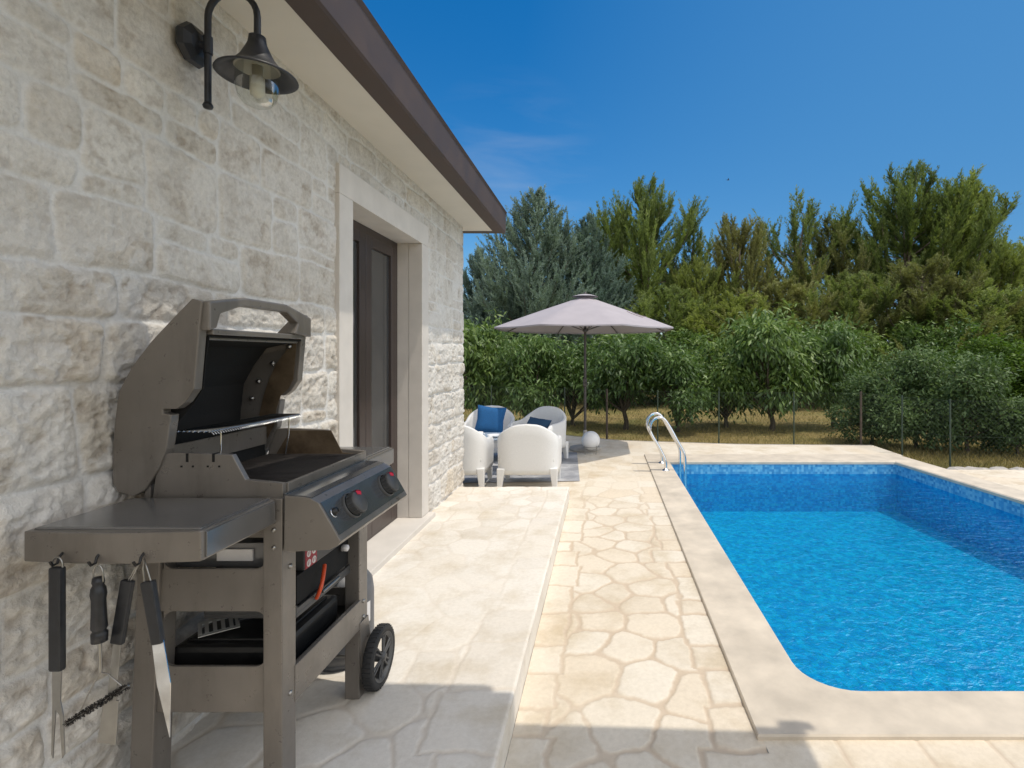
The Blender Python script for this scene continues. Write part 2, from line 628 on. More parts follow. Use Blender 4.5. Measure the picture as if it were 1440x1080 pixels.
def wmix(f, a, b):
    mx = wt.nodes.new("ShaderNodeMix"); mx.data_type = 'RGBA'
    for s_, v_ in ((mx.inputs[0], f), (mx.inputs[6], a), (mx.inputs[7], b)):
        if isinstance(v_, tuple): s_.default_value = v_
        else: wt.links.new(v_, s_)
    return mx.outputs[2]


# faint haze low in the sky towards +X and one thin cirrus over the trees
cir = wmath('MULTIPLY', wmath('SUBTRACT', wnoise(2.0, (1.5, 1.5, 8), (.35, .2, .6)), .44, True), .75, True)
near = wmath('MULTIPLY', wmath('SUBTRACT', wdot((-.15, .9, .31)), .985), 60, True)
cir = wmath('MULTIPLY', cir, near, True)
c1 = wmix(cir, hs.outputs[0], (4.6, 5.0, 5.6, 1))
hz = wmath('MULTIPLY', wmath('SUBTRACT', wdot((.75, .65, .2)), .55), 1.6, True)
c1 = wmix(hz, c1, (.75, 2.35, 4.7, 1))
# unseen bright cloud added behind the viewer to fill the shaded faces
fill_cloud = wmath('MULTIPLY', wmath('ADD', wdot((.50, -.80, .30)), .10), 2.4, True)
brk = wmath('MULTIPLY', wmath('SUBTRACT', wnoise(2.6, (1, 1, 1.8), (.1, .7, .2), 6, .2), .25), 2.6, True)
fill_cloud = wmath('MULTIPLY', fill_cloud, brk, True)
c1 = wmix(fill_cloud, c1, (16.4, 15.8, 14.9, 1))
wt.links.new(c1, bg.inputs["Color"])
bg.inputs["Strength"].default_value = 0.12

sd = bpy.data.lights.new("sun", 'SUN')
sd.energy = 2.6
sd.angle = math.radians(0.53)
sd.color = (1.0, .93, .82)
so = bpy.data.objects.new("sun", sd)
so.rotation_euler = SUN.to_track_quat('-Z', 'Y').to_euler()
so.location = (6, -4, 14)
COL.objects.link(so)

scene.view_settings.view_transform = 'Standard'
scene.view_settings.look = 'None'
scene.view_settings.exposure = 0
scene.render.engine = 'CYCLES'
scene.cycles.max_bounces = 8
scene.cycles.diffuse_bounces = 4
scene.cycles.transparent_max_bounces = 12
scene.cycles.use_denoising = True

# ------------------------------------------------------------------ levels
DZ = -0.15        # pool deck level
CZ = -0.128       # coping top
WZ = -0.33        # water level
PZ = -0.92        # pool floor
LZ = -0.30        # garden level
WX = -1.69        # face of the house wall
STEP_X = -0.41
TERR_END = 6.14
HOUSE_END = 6.32

# ------------------------------------------------------------------ paving
def relax_seeds(x0, x1, y0, y1, rmin, rmax, n_try, seed):
    rg = np.random.default_rng(seed)
    pts = []; rs = []
    for _ in range(n_try):
        p = np.array([rg.uniform(x0, x1), rg.uniform(y0, y1)])
        r = rmin + (rmax - rmin) * rg.random() ** 1.6
        if pts:
            d = np.hypot(*(np.array(pts) - p).T)
            if np.any(d < (np.array(rs) + r) * 0.5): continue
        pts.append(p); rs.append(r)
    return np.array(pts), np.array(rs)


def flag_field(px, py, seeds, wr, seed, border=None):
    """distance to the nearest joint + a random number per stone"""
    wx = px + (fbm(px * 5, py * 5, seed + 3, 2) - .5) * 0.055 + (fbm(px * 26, py * 26, seed + 5, 3) - .5) * 0.022
    wy = py + (fbm(px * 5, py * 5, seed + 9, 2) - .5) * 0.055 + (fbm(px * 26, py * 26, seed + 7, 3) - .5) * 0.022
    n = len(px)
    D = np.empty(n); R = np.empty(n)
    rnd = np.random.default_rng(seed).random(len(seeds))
    order = np.argsort(wy)
    CH = 4000
    for s in range(0, n, CH):
        idx = order[s:s + CH]
        x = wx[idx]; y = wy[idx]
        near = np.where((seeds[:, 1] > y.min() - 1.0) & (seeds[:, 1] < y.max() + 1.0))[0]
        S = seeds[near]; W = wr[near] ** 2
        d2 = (x[:, None] - S[None, :, 0]) ** 2 + (y[:, None] - S[None, :, 1]) ** 2 - W[None]
        i1 = np.argmin(d2, 1)
        d1 = d2[np.arange(len(x)), i1]
        sep = np.hypot(S[:, 0][:, None] - S[:, 0][None], S[:, 1][:, None] - S[:, 1][None])[i1]
        with np.errstate(divide='ignore', invalid='ignore'):
            e = (d2 - d1[:, None]) / (2 * sep)
        e[np.arange(len(x)), i1] = 9
        e = np.clip(e, 0, 9)
        k = 85.0
        D[idx] = np.clip(-np.log(np.exp(-k * e).sum(1)) / k, 0, 1)
        R[idx] = rnd[near[i1]]
    if border:
        for (c0, c1, lens_seed) in border:      # columns of squared stones c0<x<c1
            rg = np.random.default_rng(lens_seed)
            cuts = [-2.0]
            while cuts[-1] < 16: cuts.append(cuts[-1] + rg.uniform(.17, .42))
            cuts = np.array(cuts)
            k = np.searchsorted(cuts, wy) - 1
            k = np.clip(k, 0, len(cuts) - 2)
            wob = rg.uniform(-.055, .055, len(cuts))[k]        # stones of different width
            if c0 + c1 > 0 or lens_seed == 77: c0 = c0 + wob
            else: c1 = c1 + wob
            inside = (wx > c0) & (wx < c1)
            e = np.minimum(np.minimum(wx - c0, c1 - wx), np.minimum(wy - cuts[k], cuts[k + 1] - wy))
            D = np.where(inside, e, np.minimum(D, np.where(wx <= c0, c0 - wx, wx - c1)))
            R = np.where(inside, rg.random(len(cuts))[k], R)
    return np.clip(D, 0, 1), R


def grid(us, vs):
    U, V = np.meshgrid(us, vs)
    nu, nv = len(us), len(vs)
    i = np.arange(nu * nv).reshape(nv, nu)
    Q = np.stack([i[:-1, :-1], i[:-1, 1:], i[1:, 1:], i[1:, :-1]], -1).reshape(-1, 4)
    return U.ravel(), V.ravel(), Q


def geo_steps(a, b, s0, growth):
    out = [a]; s = s0
    while out[-1] < b:
        out.append(out[-1] + s); s = max(s0, growth * max(out[-1], .1))
    out[-1] = b
    return np.array(out)


def slab(parts, mat, name):
    V = []; Q = []; mk = []; rn = []
    n = 0
    for (v, q, m, r) in parts:
        V.append(v); Q.append(q + n); mk.append(m); rn.append(r); n += len(v)
    o = np_mesh(name, np.concatenate(V), np.concatenate(Q), mat, {"mask": np.concatenate(mk), "rnd": np.concatenate(rn)}, smooth=True)
    return tag(o, kind="structure")


def deck_edge(x):
    return np.interp(x, [-9, -3.3, -.81, .28, 2.55, 4.9, 9], [15.2, 12.3, 11.05, 10.4, 9.95, 9.83, 9.8])


# upper terrace along the house
xs = np.linspace(WX - 0.02, STEP_X, 190)
ys = geo_steps(-1.5, TERR_END, 0.008, 0.0042)
U, V, Q = grid(xs, ys)
sd1, wr1 = relax_seeds(-2.2, .0, -2, 7, .16, .48, 9000, 5)
D, R = flag_field(U, V, sd1, wr1 * .22, 21, [(STEP_X - .27, STEP_X + .1, 77)])
ragged = 0.006 + 0.012 * fbm(U * 9, V * 9, 4, 2)
mask = sstep(ragged * .35, ragged * 1.25, D)
wash = sstep(.40, .66, fbm(U * 1.1, V * 1.1, 31, 3)) * .6 * np.clip((V - 1.9) / 1.2, .2, 1)       # joints washed over with pale grout
mask = np.clip(mask + (1 - mask) * wash, 0, 1)
Z = -0.003 * (1 - mask) + .0015 * (fbm(U * 6, V * 6, 8, 3) - .5)
nose = np.clip((U - (STEP_X - .012)) / .012, 0, 1)
Z = Z - .010 * nose ** 2
terr = [(np.stack([U, V, Z], 1), Q, mask, R)]
# riser of the step (faces the pool) and the far end
def riser(p0, p1, n, rr):
    u = np.linspace(0, 1, n); w = np.linspace(0, 1, 5)
    A, B, q = grid(u, w)
    P = np.stack([p0[0] + (p1[0] - p0[0]) * A, p0[1] + (p1[1] - p0[1]) * A, -0.009 + (DZ - .01 + 0.009) * B], 1)
    P[:, 0] += .004 * (fbm(A * 60, B * 2, 3, 3) - .5)
    e = np.abs(((A * n / 26) % 1) - .5)
    return (P, q, np.ones(len(A)) * .97, np.full(len(A), rr) + .2 * vnoise(A * 14, B * 0, 2))
terr.append(riser((STEP_X, -1.5), (STEP_X, TERR_END), 300, .3))
terr.append(riser((STEP_X, TERR_END), (WX, TERR_END), 80, .3))
slab(terr, M['terrace'], "terrace")

# pool deck, lower by one step
PLX0, PLX1 = 0.675, 1.01          # coping left edge, outer / inner
PNY0, PNY1 = 2.305, 2.60          # near edge outer / inner
PFY0, PFY1 = 8.25, 8.85           # far edge inner / outer
deck = []
sd2, wr2 = relax_seeds(-.5, .8, -1.5, 12.5, .17, .52, 9000, 8)
xs = np.linspace(STEP_X + .002, PLX0 + .02, 185)
ts = geo_steps(0.6, 12.0, 0.008, 0.0036)
U, V, Q = grid(xs, ts)
V = np.where(V > 8, 8 + (V - 8) / 4.0 * (deck_edge(U) - 8), V)
D, R = flag_field(U, V, sd2, wr2 * .22, 41, [(PLX0 - .21, PLX0 + .2, 91), (STEP_X - .1, STEP_X + .17, 92)])
ragged = 0.008 + 0.015 * fbm(U * 9, V * 12, 14, 2)
mask = sstep(ragged * .35, ragged * 1.3, D)
worn = sstep(.42, .75, fbm(U * .9, V * .9, 61, 3)) * .3
far = np.clip((V - 5.2) / 1.8, 0, 1) * .8
mask = np.clip(mask + (1 - mask) * np.maximum(worn, far), 0, 1)
Z = DZ - 0.005 * (1 - mask) + .003 * (fbm(U * 5, V * 5, 18, 3) - .5)
deck.append((np.stack([U, V, Z], 1), Q, mask, R))
# strip in front of the pool
xs = np.linspace(PLX0 + .02, 7.5, 640); ys = np.linspace(.6, PNY0 + .01, 150)
U, V, Q = grid(xs, ys)
sd3, wr3 = relax_seeds(.3, 8, .2, 2.8, .2, .5, 6000, 9)
D, R = flag_field(U, V, sd3, wr3 * .3, 42)
row = [0.3]
rg = np.random.default_rng(5)
while row[-1] < 9: row.append(row[-1] + rg.uniform(.25, .45))
row = np.array(row)
wxx = U + .02 * (fbm(U * 6, V * 6, 71, 2) - .5)
k = np.searchsorted(row, wxx + .05 * V) - 1
c0 = PNY0 - .22
inb = V > c0
e = np.minimum(np.minimum(wxx + .05 * V - row[k], row[k + 1] - wxx - .05 * V), V - c0)
D = np.where(inb, e, np.minimum(D, c0 - V)); R = np.where(inb, rg.random(len(row))[k], R)
mask = sstep(.005, .018, D); mask = np.clip(mask + .25, 0, 1)
deck.append((np.stack([U, V, DZ - .004 * (1 - mask)], 1), Q, mask, R))
# furniture corner behind the house end
xs = np.linspace(-6, STEP_X + .002, 170); ts = np.linspace(0, 1, 160)
U, T, Q = grid(xs, ts)
V = HOUSE_END - .3 + T * (deck_edge(U) - HOUSE_END + .3)
sd4, wr4 = relax_seeds(-6.3, .2, 5.5, 14, .2, .5, 9000, 12)
D, R = flag_field(U, V, sd4, wr4 * .3, 43)
mask = np.clip(sstep(.005, .02, D) + .7, 0, 1)
deck.append((np.stack([U, V, np.full(len(U), DZ)], 1), Q, mask, R))
# far band beyond the pool, and the right side
xs = np.linspace(PLX0 + .02, 5.02, 120); ts = np.linspace(0, 1, 30)
U, T, Q = grid(xs, ts)
V = PFY1 - .02 + T * (deck_edge(U) - PFY1 + .02)
deck.append((np.stack([U, V, np.full(len(U), DZ)], 1), Q, np.clip(sstep(.0, .03, np.abs((U % .5) - .25)) * .2 + .75, 0, 1), vnoise(U * 2, V * 1.4, 5)))
xs = np.linspace(0, 1, 60); ys = np.linspace(PNY0, 7.75, 120)
A, V, Q = grid(xs, ys)
xr = np.interp(V, [2.3, 8.85], [5.50, 4.88])
U = xr - .02 + A * (8.5 - xr)
D, R = flag_field(U, V, *relax_seeds(4.5, 9, 1.5, 8.5, .25, .5, 5000, 15), 44)
deck.append((np.stack([U, V, np.full(len(U), DZ)], 1), Q, np.clip(sstep(.005, .02, D) + .4, 0, 1), R))
slab(deck, M['deck'], "pool_deck")

# deck outer edge (kerb face towards the garden)
kb = MB()
ex = np.linspace(-6, 5.02, 40)
for a, b in zip(ex[:-1], ex[1:]):
    ya, yb = float(deck_edge(a)), float(deck_edge(b))
    kb.add([(a, ya, DZ + .002), (b, yb, DZ + .002), (b, yb + .05, DZ + .001), (a, ya + .05, DZ + .001), (b, yb + .05, LZ - .05), (a, ya + .05, LZ - .05)], [(0, 1, 2, 3), (3, 2, 4, 5)])
tag(kb.build("kerb", M['concrete']), kind="structure")

# ------------------------------------------------------------------ pool
def inner_poly(off=0.0, z=0.0, r=0.26):
    """rounded near-left corner; slightly out-of-square right side"""
    xl, yn, yf = PLX1 + off, PNY1 + off, PFY0 - off
    pts = [(5.16 - off, yn)]
    for k in range(9):
        a = -PI / 2 - k / 8 * PI / 2
        pts.append((xl + r + r * math.cos(a), yn + r + r * math.sin(a)))
    pts += [(xl, yf), (4.56 - off, yf)]
    return [(x, y, z) for x, y in pts]

ip = inner_poly(0, CZ)
op = [(5.50, PNY0, CZ)] + [(PLX0, PNY0, CZ)] * 9 + [(PLX0, PFY1, CZ), (4.90, PFY1, CZ)]
n = len(ip)
cb = MB()
# coping: bullnose edge over the water, low outer face
ip2 = [(x, y, CZ - .012) for x, y, z in inner_poly(.012, 0)]
ip3 = [(x, y, CZ - .045) for x, y, z in inner_poly(.012, 0)]
ip4 = [(x, y, CZ - .045) for x, y, z in inner_poly(-.03, 0)]
op2 = [(x + (.006 if x > 3 else -.006), y + (.006 if y > 5 else -.006), CZ - .008) for x, y, z in op]
op3 = [(x, y, DZ - .03) for x, y, z in op2]
for A_, B_ in ((op, ip), (ip, ip2), (ip2, ip3), (ip3, ip4), (op3, op2), (op2, op)):
    for i in range(n):
        j = (i + 1) % n
        a, b, c, d = A_[i], A_[j], B_[j], B_[i]
        vs = [a, b, c, d]
        if a == b: vs = [a, c, d]
        cb.add(vs, [tuple(range(len(vs)))])
tag(cb.build("pool_coping", M['coping']), kind="structure")
wb = MB(); fb = MB()
top = [(x, y, CZ - .04) for x, y, z in inner_poly(-.012, 0)]
bot = [(x, y, PZ) for x, y, z in inner_poly(-.012, 0)]
for i in range(n):
    j = (i + 1) % n
    wb.add([top[i], top[j], bot[j], bot[i]], [(0, 1, 2, 3)])
tag(wb.build("pool_wall", M['tile']), kind="structure")
fb.add(bot, [tuple(range(n))])
tag(fb.build("pool_floor", M['tilefloor']), kind="structure")
# water sheet with real wavelets
wv = MB()
wp = [(x, y, WZ) for x, y, z in inner_poly(-.010, 0)]
wv.add(wp, [tuple(range(n))])
tag(wv.build("water", M['water']), kind="structure")

# ------------------------------------------------------------------ garden ground
gb = MB()
hx0, hx1, hy0, hy1 = .72, 5.2, 2.35, 8.8
B = 900
for (x0, x1, y0, y1) in ((-B, B, -B, hy0), (-B, hx0, hy0, hy1), (hx1, B, hy0, hy1), (-B, B, hy1, B)):
    gb.add([(x0, y0, LZ), (x1, y0, LZ), (x1, y1, LZ), (x0, y1, LZ)], [(0, 1, 2, 3)])
tag(gb.build("ground", M['lawn']), kind="structure")

# ------------------------------------------------------------------ house
house = empty("stone_house", (WX, 3.0, 0), "pale rough stone house with brown roof edge and recessed brown door", "house")
DO0, DO1, DTOP = 3.49, 4.81, 2.555       # door opening
CA0, CA1, CTOP = 3.31, 4.985, 2.745      # stone surround
SOF = 3.066

# stones: bands split into blocks
rg = random.Random(4)
stones = []
z = -.20
while z < SOF + .1:
    h = rg.choice([.18, .22, .26, .30, .16, .24])
    y = -1.6 + rg.uniform(-.2, 0)
    while y < HOUSE_END + .3:
        w = rg.uniform(.18, .36) + .26 * rg.random() ** 2
        r = rg.random()
        if h > .20 and r < .34:
            k = rg.uniform(.36, .64) * h
            if rg.random() < .5:
                stones.append((y, y + w, z, z + k)); stones.append((y, y + w, z + k, z + h))
            else:
                q = rg.uniform(.4, .6) * w
                stones.append((y, y + w, z, z + k)); stones.append((y, y + q, z + k, z + h)); stones.append((y + q, y + w, z + k, z + h))
        elif h > .20 and r < .42:
            stones.append((y, y + w, z, z + h * .25)); stones.append((y, y + w, z + h * .25, z + h))
        else:
            stones.append((y, y + w, z, z + h))
        y += w
    z += h
ys = geo_steps(-1.5, HOUSE_END, .0075, .0027)
zs = np.linspace(-.17, SOF + .02, 380)
U, V, Q = grid(ys, zs)
wu = U + .035 * (fbm(U * 3.5, V * 3.5, 101, 2) - .5) + .012 * (fbm(U * 18, V * 18, 103, 2) - .5)
wvv = V + .040 * (fbm(U * 2.6, V * 2.6, 102, 2) - .5) + .012 * (fbm(U * 18, V * 18, 104, 2) - .5)
Dm = np.zeros(len(U)); Rn = np.zeros(len(U)); Pr = np.zeros(len(U)); Tx = np.zeros(len(U)); Tz = np.zeros(len(U))
for (a, b, c, d) in stones:
    if b < ys[0] - .1 or a > ys[-1] + .1: continue
    i0 = max(0, np.searchsorted(ys, a - .06)); i1 = np.searchsorted(ys, b + .06)
    j0 = max(0, np.searchsorted(zs, c - .06)); j1 = np.searchsorted(zs, d + .06)
    if i1 <= i0 or j1 <= j0: continue
    idx = (np.arange(j0, j1)[:, None] * len(ys) + np.arange(i0, i1)[None]).ravel()
    idx = idx[idx < len(U)]
    u = wu[idx]; v = wvv[idx]
    ins = (u >= a) & (u < b) & (v >= c) & (v < d)
    idx = idx[ins]; u = u[ins]; v = v[ins]
    es = np.stack([u - a, b - u, v - c, d - v])
    k = 70.0
    Dm[idx] = np.clip(-np.log(np.exp(-k * es).sum(0)) / k, 0, 1)
    rr = rg.random()
    Rn[idx] = rr
    Pr[idx] = rg.uniform(-.004, .009)
    Tx[idx] = rg.uniform(-.03, .03) * (u - (a + b) / 2)
    Tz[idx] = rg.uniform(-.05, .05) * (v - (c + d) / 2)
jw = .004 + .006 * fbm(U * 9, V * 9, 107, 2)
smear = sstep(.50, .72, fbm(U * 1.3, V * 1.3, 111, 3)) * .5        # grout washed over some stones
upper = np.clip((V - 1.45) / .6 + .25 * (fbm(U * 1.5, V * 1.5, 141, 2) - .5), 0, 1)
mask = sstep(jw * .55, jw * 1.5, Dm)
rel = fbm(U * 11, V * 14, 105, 5, .58)
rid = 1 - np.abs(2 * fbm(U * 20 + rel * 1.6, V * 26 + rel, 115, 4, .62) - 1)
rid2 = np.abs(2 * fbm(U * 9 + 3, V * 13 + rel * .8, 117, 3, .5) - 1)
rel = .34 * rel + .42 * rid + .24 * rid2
dome = sstep(0, .032, Dm)
amp = .058 * (1 - .72 * upper)
Xd = WX - .008 + mask * (.004 + .009 * dome * (1 - .7 * upper) + (Pr + Tx + Tz) * (1 - .6 * upper) + amp * (rel - .54) * dome)
Xd += .003 * (fbm(U * 30, V * 30, 121, 2) - .5)
Xd = np.minimum(Xd, WX + .034)
edge = np.clip((HOUSE_END - U) / .012, 0, 1)
Xd = Xd - (1 - edge) ** 2 * .012
mk = mask * (1 - np.clip(smear + .25 * upper, 0, .7) * (fbm(U * 7, V * 7, 131, 3) > .42))
# cut the doorway
Cy = U.reshape(len(zs), len(ys)); Cz = V.reshape(len(zs), len(ys))
cy = (Cy[:-1, :-1] + Cy[1:, 1:]).ravel() / 2; cz = (Cz[:-1, :-1] + Cz[1:, 1:]).ravel() / 2
keep = ~((cy > CA0 + .02) & (cy < CA1 - .02) & (cz < CTOP - .02))
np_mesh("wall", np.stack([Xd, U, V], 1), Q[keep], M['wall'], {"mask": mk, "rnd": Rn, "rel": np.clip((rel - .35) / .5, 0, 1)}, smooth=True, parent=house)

# far gable wall and back
eb = MB()
eb.add([(WX - .02, HOUSE_END - .004, -.3), (-9, HOUSE_END - .004, -.3), (-9, HOUSE_END - .004, SOF), (WX - .02, HOUSE_END - .004, SOF)], [(0, 1, 2, 3)])
eb.add([(-9, HOUSE_END, -.3), (-9, -3, -.3), (-9, -3, SOF), (-9, HOUSE_END, SOF)], [(0, 1, 2, 3)])
eb.add([(-9, -3, -.3), (WX, -3, -.3), (WX, -3, SOF), (-9, -3, SOF)], [(0, 1, 2, 3)])
eb.add([(WX, -3, -.3), (WX, -1.49, -.3), (WX, -1.49, SOF), (WX, -3, SOF)], [(0, 1, 2, 3)])
eb.build("rear_wall", M['soffit'], house)

# door surround: four sawn stones, 2-3 cm proud
su = MB()
px0, px1 = WX - .10, WX + .024
su.box(px0, px1, CA0, DO0, .047, DTOP, .004)
su.box(px0, px1, DO1, CA1, .047, DTOP, .004)
su.box(px0, px1, CA0, CA1, DTOP + .001, CTOP, .004)
sur = su.build("door_surround", M['casing'], house)
rv = MB()
RX = WX - .215
rv.box(RX - .05, px0 - .001, DO0 - .1, DO0 - .003, .047, DTOP + .1)
rv.box(RX - .05, px0 - .001, DO1 + .003, DO1 + .1, .047, DTOP + .1)
rv.box(RX - .05, px0 - .001, DO0 - .002, DO1 + .002, DTOP + .003, DTOP + .1)
rv.build("door_reveal", M['casing'], house)
MB().box(RX - .06, WX + .085, CA0 - .02, CA1 + .02, -.05, .045, .006).build("door_sill", M['casing'], house)

# door: brown frame with two glazed leaves
door = MB()
fx0, fx1 = RX - .045, RX + .012
door.box(fx0, fx1, DO0, DO0 + .06, .047, DTOP)
door.box(fx0, fx1, DO1 - .06, DO1, .047, DTOP)
door.box(fx0, fx1, DO0 + .06, DO1 - .06, DTOP - .06, DTOP)
door.box(fx0, fx1, DO0 + .06, DO1 - .06, .047, .075)
dframe = door.build("door", M['pvc'], house)
a, b = DO0 + .062, DO1 - .062
md = (a + b) / 2
lx0, lx1 = RX - .03, RX + .024
for (p, q) in ((a, md - .001), (md + .001, b)):
    lf = MB()
    lf.box(lx0, lx1, p, p + .105, .078, DTOP - .063, .006)
    lf.box(lx0, lx1, q - .105, q, .078, DTOP - .063, .006)
    lf.box(lx0, lx1, p + .105, q - .105, DTOP - .15, DTOP - .063, .006)
    lf.box(lx0, lx1, p + .105, q - .105, .078, .24, .006)
    lf.build("door_leaf", M['pvc'], dframe)
    MB().box(lx0 + .012, lx1 - .022, p + .104, q - .104, .238, DTOP - .145).build("glass", M['doorglass'], dframe)
hb = MB()
hy = a + .05
hb.box(lx1, lx1 + .008, hy - .016, hy + .016, .98, 1.18, .003)
hb.tube([(lx1, hy, 1.09), (lx1 + .045, hy, 1.09), (lx1 + .048, hy + .11, 1.085)], .009, 8)
hb.build("handle", M['pvc'], dframe)

# eaves and roof
rb = MB()
RE = 6.61
FX0, FX1, FT = -1.38, -1.24, 3.325
prof = [(FX1 - .01, FT - .012), (-5.3, 4.75), (-9.4, 3.3)]
rb.add([(FX1 - .012, -3.3, FT - .004), (FX1 - .012, RE - .02, FT - .004), (-5.3, RE - 3.2, 4.78), (-5.3, -3.3, 4.78)], [(0, 1, 2, 3)])
rb.add([(FX1 - .012, RE - .02, FT - .004), (-9.4, RE - .02, FT - .004), (-5.3, RE - 3.2, 4.78)], [(0, 1, 2)])
rb.add([(-9.4, RE - .02, FT - .004), (-9.4, -3.3, FT - .004), (-5.3, -3.3, 4.78), (-5.3, RE - 3.2, 4.78)], [(0, 1, 2, 3)])
roof = rb.build("roof", M['roof'], house)
sb = MB()
sb.add([(-9.4, -3.3, SOF), (FX0 + .01, -3.3, SOF), (FX0 + .01, RE - .11, SOF), (-9.4, RE - .11, SOF)], [(0, 1, 2, 3)])
sb.build("soffit", M['soffit'], roof)
fb_ = MB()
def gutter_profile():
    return [(FX0, SOF - .004), (FX1 - .012, SOF - .004), (FX1, SOF + .010), (FX1 + .004, FT - .03), (FX1 + .018, FT), (FX1 - .004, FT), (FX0, FT - .02)]
fb_.prism(gutter_profile(), -3.3, RE, 'Y', .002)
fb_.box(-9.4, FX0 - .002, RE - .12, RE - .003, SOF - .003, FT - .001)
fb_.build("fascia", M['brown'], roof)

# porch roof behind the viewer: its edge throws the shadow across the near paving
porch = empty("porch_roof", (0.5, .6, 3.3), "flat porch roof over the terrace", "porch")
pb = MB()
pz = 3.34
outl = [(2.05, .95), (2.05, 1.985), (.62, 2.05), (.60, 2.10), (-.55, 2.13), (-.62, 1.78), (-1.20, 1.75), (-1.20, .95)]
pb.prism(outl, pz, pz + .12, 'Z')
pb.build("roof_panel", M['soffit'], porch)
MB().prism([(1.98, 1.985), (2.09, 1.985), (2.08, 2.03), (1.99, 2.03)], pz - .03, pz + .13, 'Z').build("gutter_end", M['brown'], porch)
for (x, y) in ((1.9, -1.4), (.3, -1.4)):
    MB().box(x - .06, x + .06, y - .06, y + .06, -.15, pz, .008).build("post", M['brown'], porch)
    MB().box(x - .05, x + .05, -1.46, 1.7, pz + .125, pz + .24, .006).build("beam", M['brown'], porch)

# ------------------------------------------------------------------ wall lamp
lamp = empty("wall_lamp", (WX, 2.13, 2.78), "dark swan-neck wall lamp with clear globe on the stone wall above the grill", "wall lamp")
LY = 2.13
MB().lathe([(0, .0), (.078, .0), (.085, .012), (.078, .030), (.05, .045), (.0, .05)], (WX + .012, LY, 2.785), (1, 0, 0), 8, False, PI / 8).build("wall_plate", M['lamp'], lamp)
ab = MB()
ax, hx = WX + .085, -1.405
pts = [(ax, LY, 2.535)]
pts += [(ax, LY, z) for z in (2.6, 2.7, 2.8, 2.87)]
rad = (hx - ax) / 2
for k in range(13):
    a = PI - PI * k / 12
    pts.append((ax + rad + rad * math.cos(a), LY, 2.90 + rad * 1.0 * math.sin(a)))
pts += [(hx, LY, 2.86), (hx, LY, 2.80)]
ab.tube(pts, .0125, 12)
ab.lathe([(0, -.012), (.015, -.010), (.019, 0), (.015, .010), (.0125, .014)], (ax, LY, 2.54), (0, 0, 1), 14)
ab.tube([(WX + .04, LY, 2.785), (ax, LY, 2.785)], .016, 10)
ab.tube([(ax, LY, 2.75), (ax, LY, 2.82)], .017, 12)
ab.build("arm", M['lamp'], lamp)
hood = MB()
hood.lathe([(.018, 2.825), (.030, 2.82), (.034, 2.79), (.045, 2.765), (.062, 2.73), (.085, 2.70), (.125, 2.672), (.143, 2.664), (.146, 2.658), (.142, 2.656), (.122, 2.664), (.082, 2.69), (.07, 2.70)], (hx, LY, 0), (0, 0, 1), 40)
hood.build("hood", M['lamp'], lamp)
MB().lathe([(.081, 2.690), (.072, 2.698), (.02, 2.70), (0, 2.70)], (hx, LY, 0), (0, 0, 1), 32).build("hood_lining", M['frosted'], lamp)
MB().lathe([(.076, 2.688), (.077, 2.64), (.076, 2.605), (.068, 2.572), (.050, 2.548), (.025, 2.536), (0, 2.533)], (hx, LY, 0), (0, 0, 1), 36).build("globe", M['lampglass'], lamp)
bl = MB().lathe([(0, 2.70), (.020, 2.70), (.020, 2.655), (.026, 2.652), (.027, 2.60), (.024, 2.582), (.012, 2.574), (0, 2.572)], (hx, LY, 0), (0, 0, 1), 20)
bl.build("bulb", M['filament'], lamp)

# ------------------------------------------------------------------ gas grill
GA = 1.78                     # near side of the cart
GF = 2.42                     # far side
grill = empty("gas_grill", (-1.33, 2.1, 0), "bronze-grey gas grill with its lid open and two side tables, against the stone wall", "grill")
gm = M['grill']


def xz(x, y, Y):
    p = at(x, y, Y)
    return (p.x, p.z)

# --- lid
LN, LF = 1.80, 2.43
lid_px = [(272, 420), (243, 450), (215, 480), (188, 515), (169, 551), (163, 600), (161, 640), (161, 680), (168, 691), (190, 697), (206, 689), (225, 660), (236, 632), (241, 597),
          (243, 583), (231, 581), (231, 575), (250, 575), (262, 566), (275, 547), (279, 500), (282, 465), (286, 424)]
lid_pts = [xz(x, y, LN) for x, y in lid_px]
def edge_loft(mb, pts, y0, y1, cx, cz):
    mb.prism(pts, y0, y1, 'Y', .004)
lidm = MB()
edge_loft(lidm, lid_pts, LN - .007, LN + .030, 0, 0)
edge_loft(lidm, lid_pts, LF - .030, LF + .007, 0, 0)
# outer skin following the back of the profile
skin = [(-1.385, 1.613)] + lid_pts[2:10]
inner = []
for i, p in enumerate(skin):
    a = Vector(skin[max(i - 1, 0)]); b = Vector(skin[min(i + 1, len(skin) - 1)])
    d = (b - a).normalized()
    nrm = Vector((-d.y, d.x))
    inner.append((p[0] + nrm.x * .010, p[1] + nrm.y * .010))
lidm.prism(skin + inner[::-1], LN + .034, LF - .034, 'Y')
lid = lidm.build("lid", gm, grill)
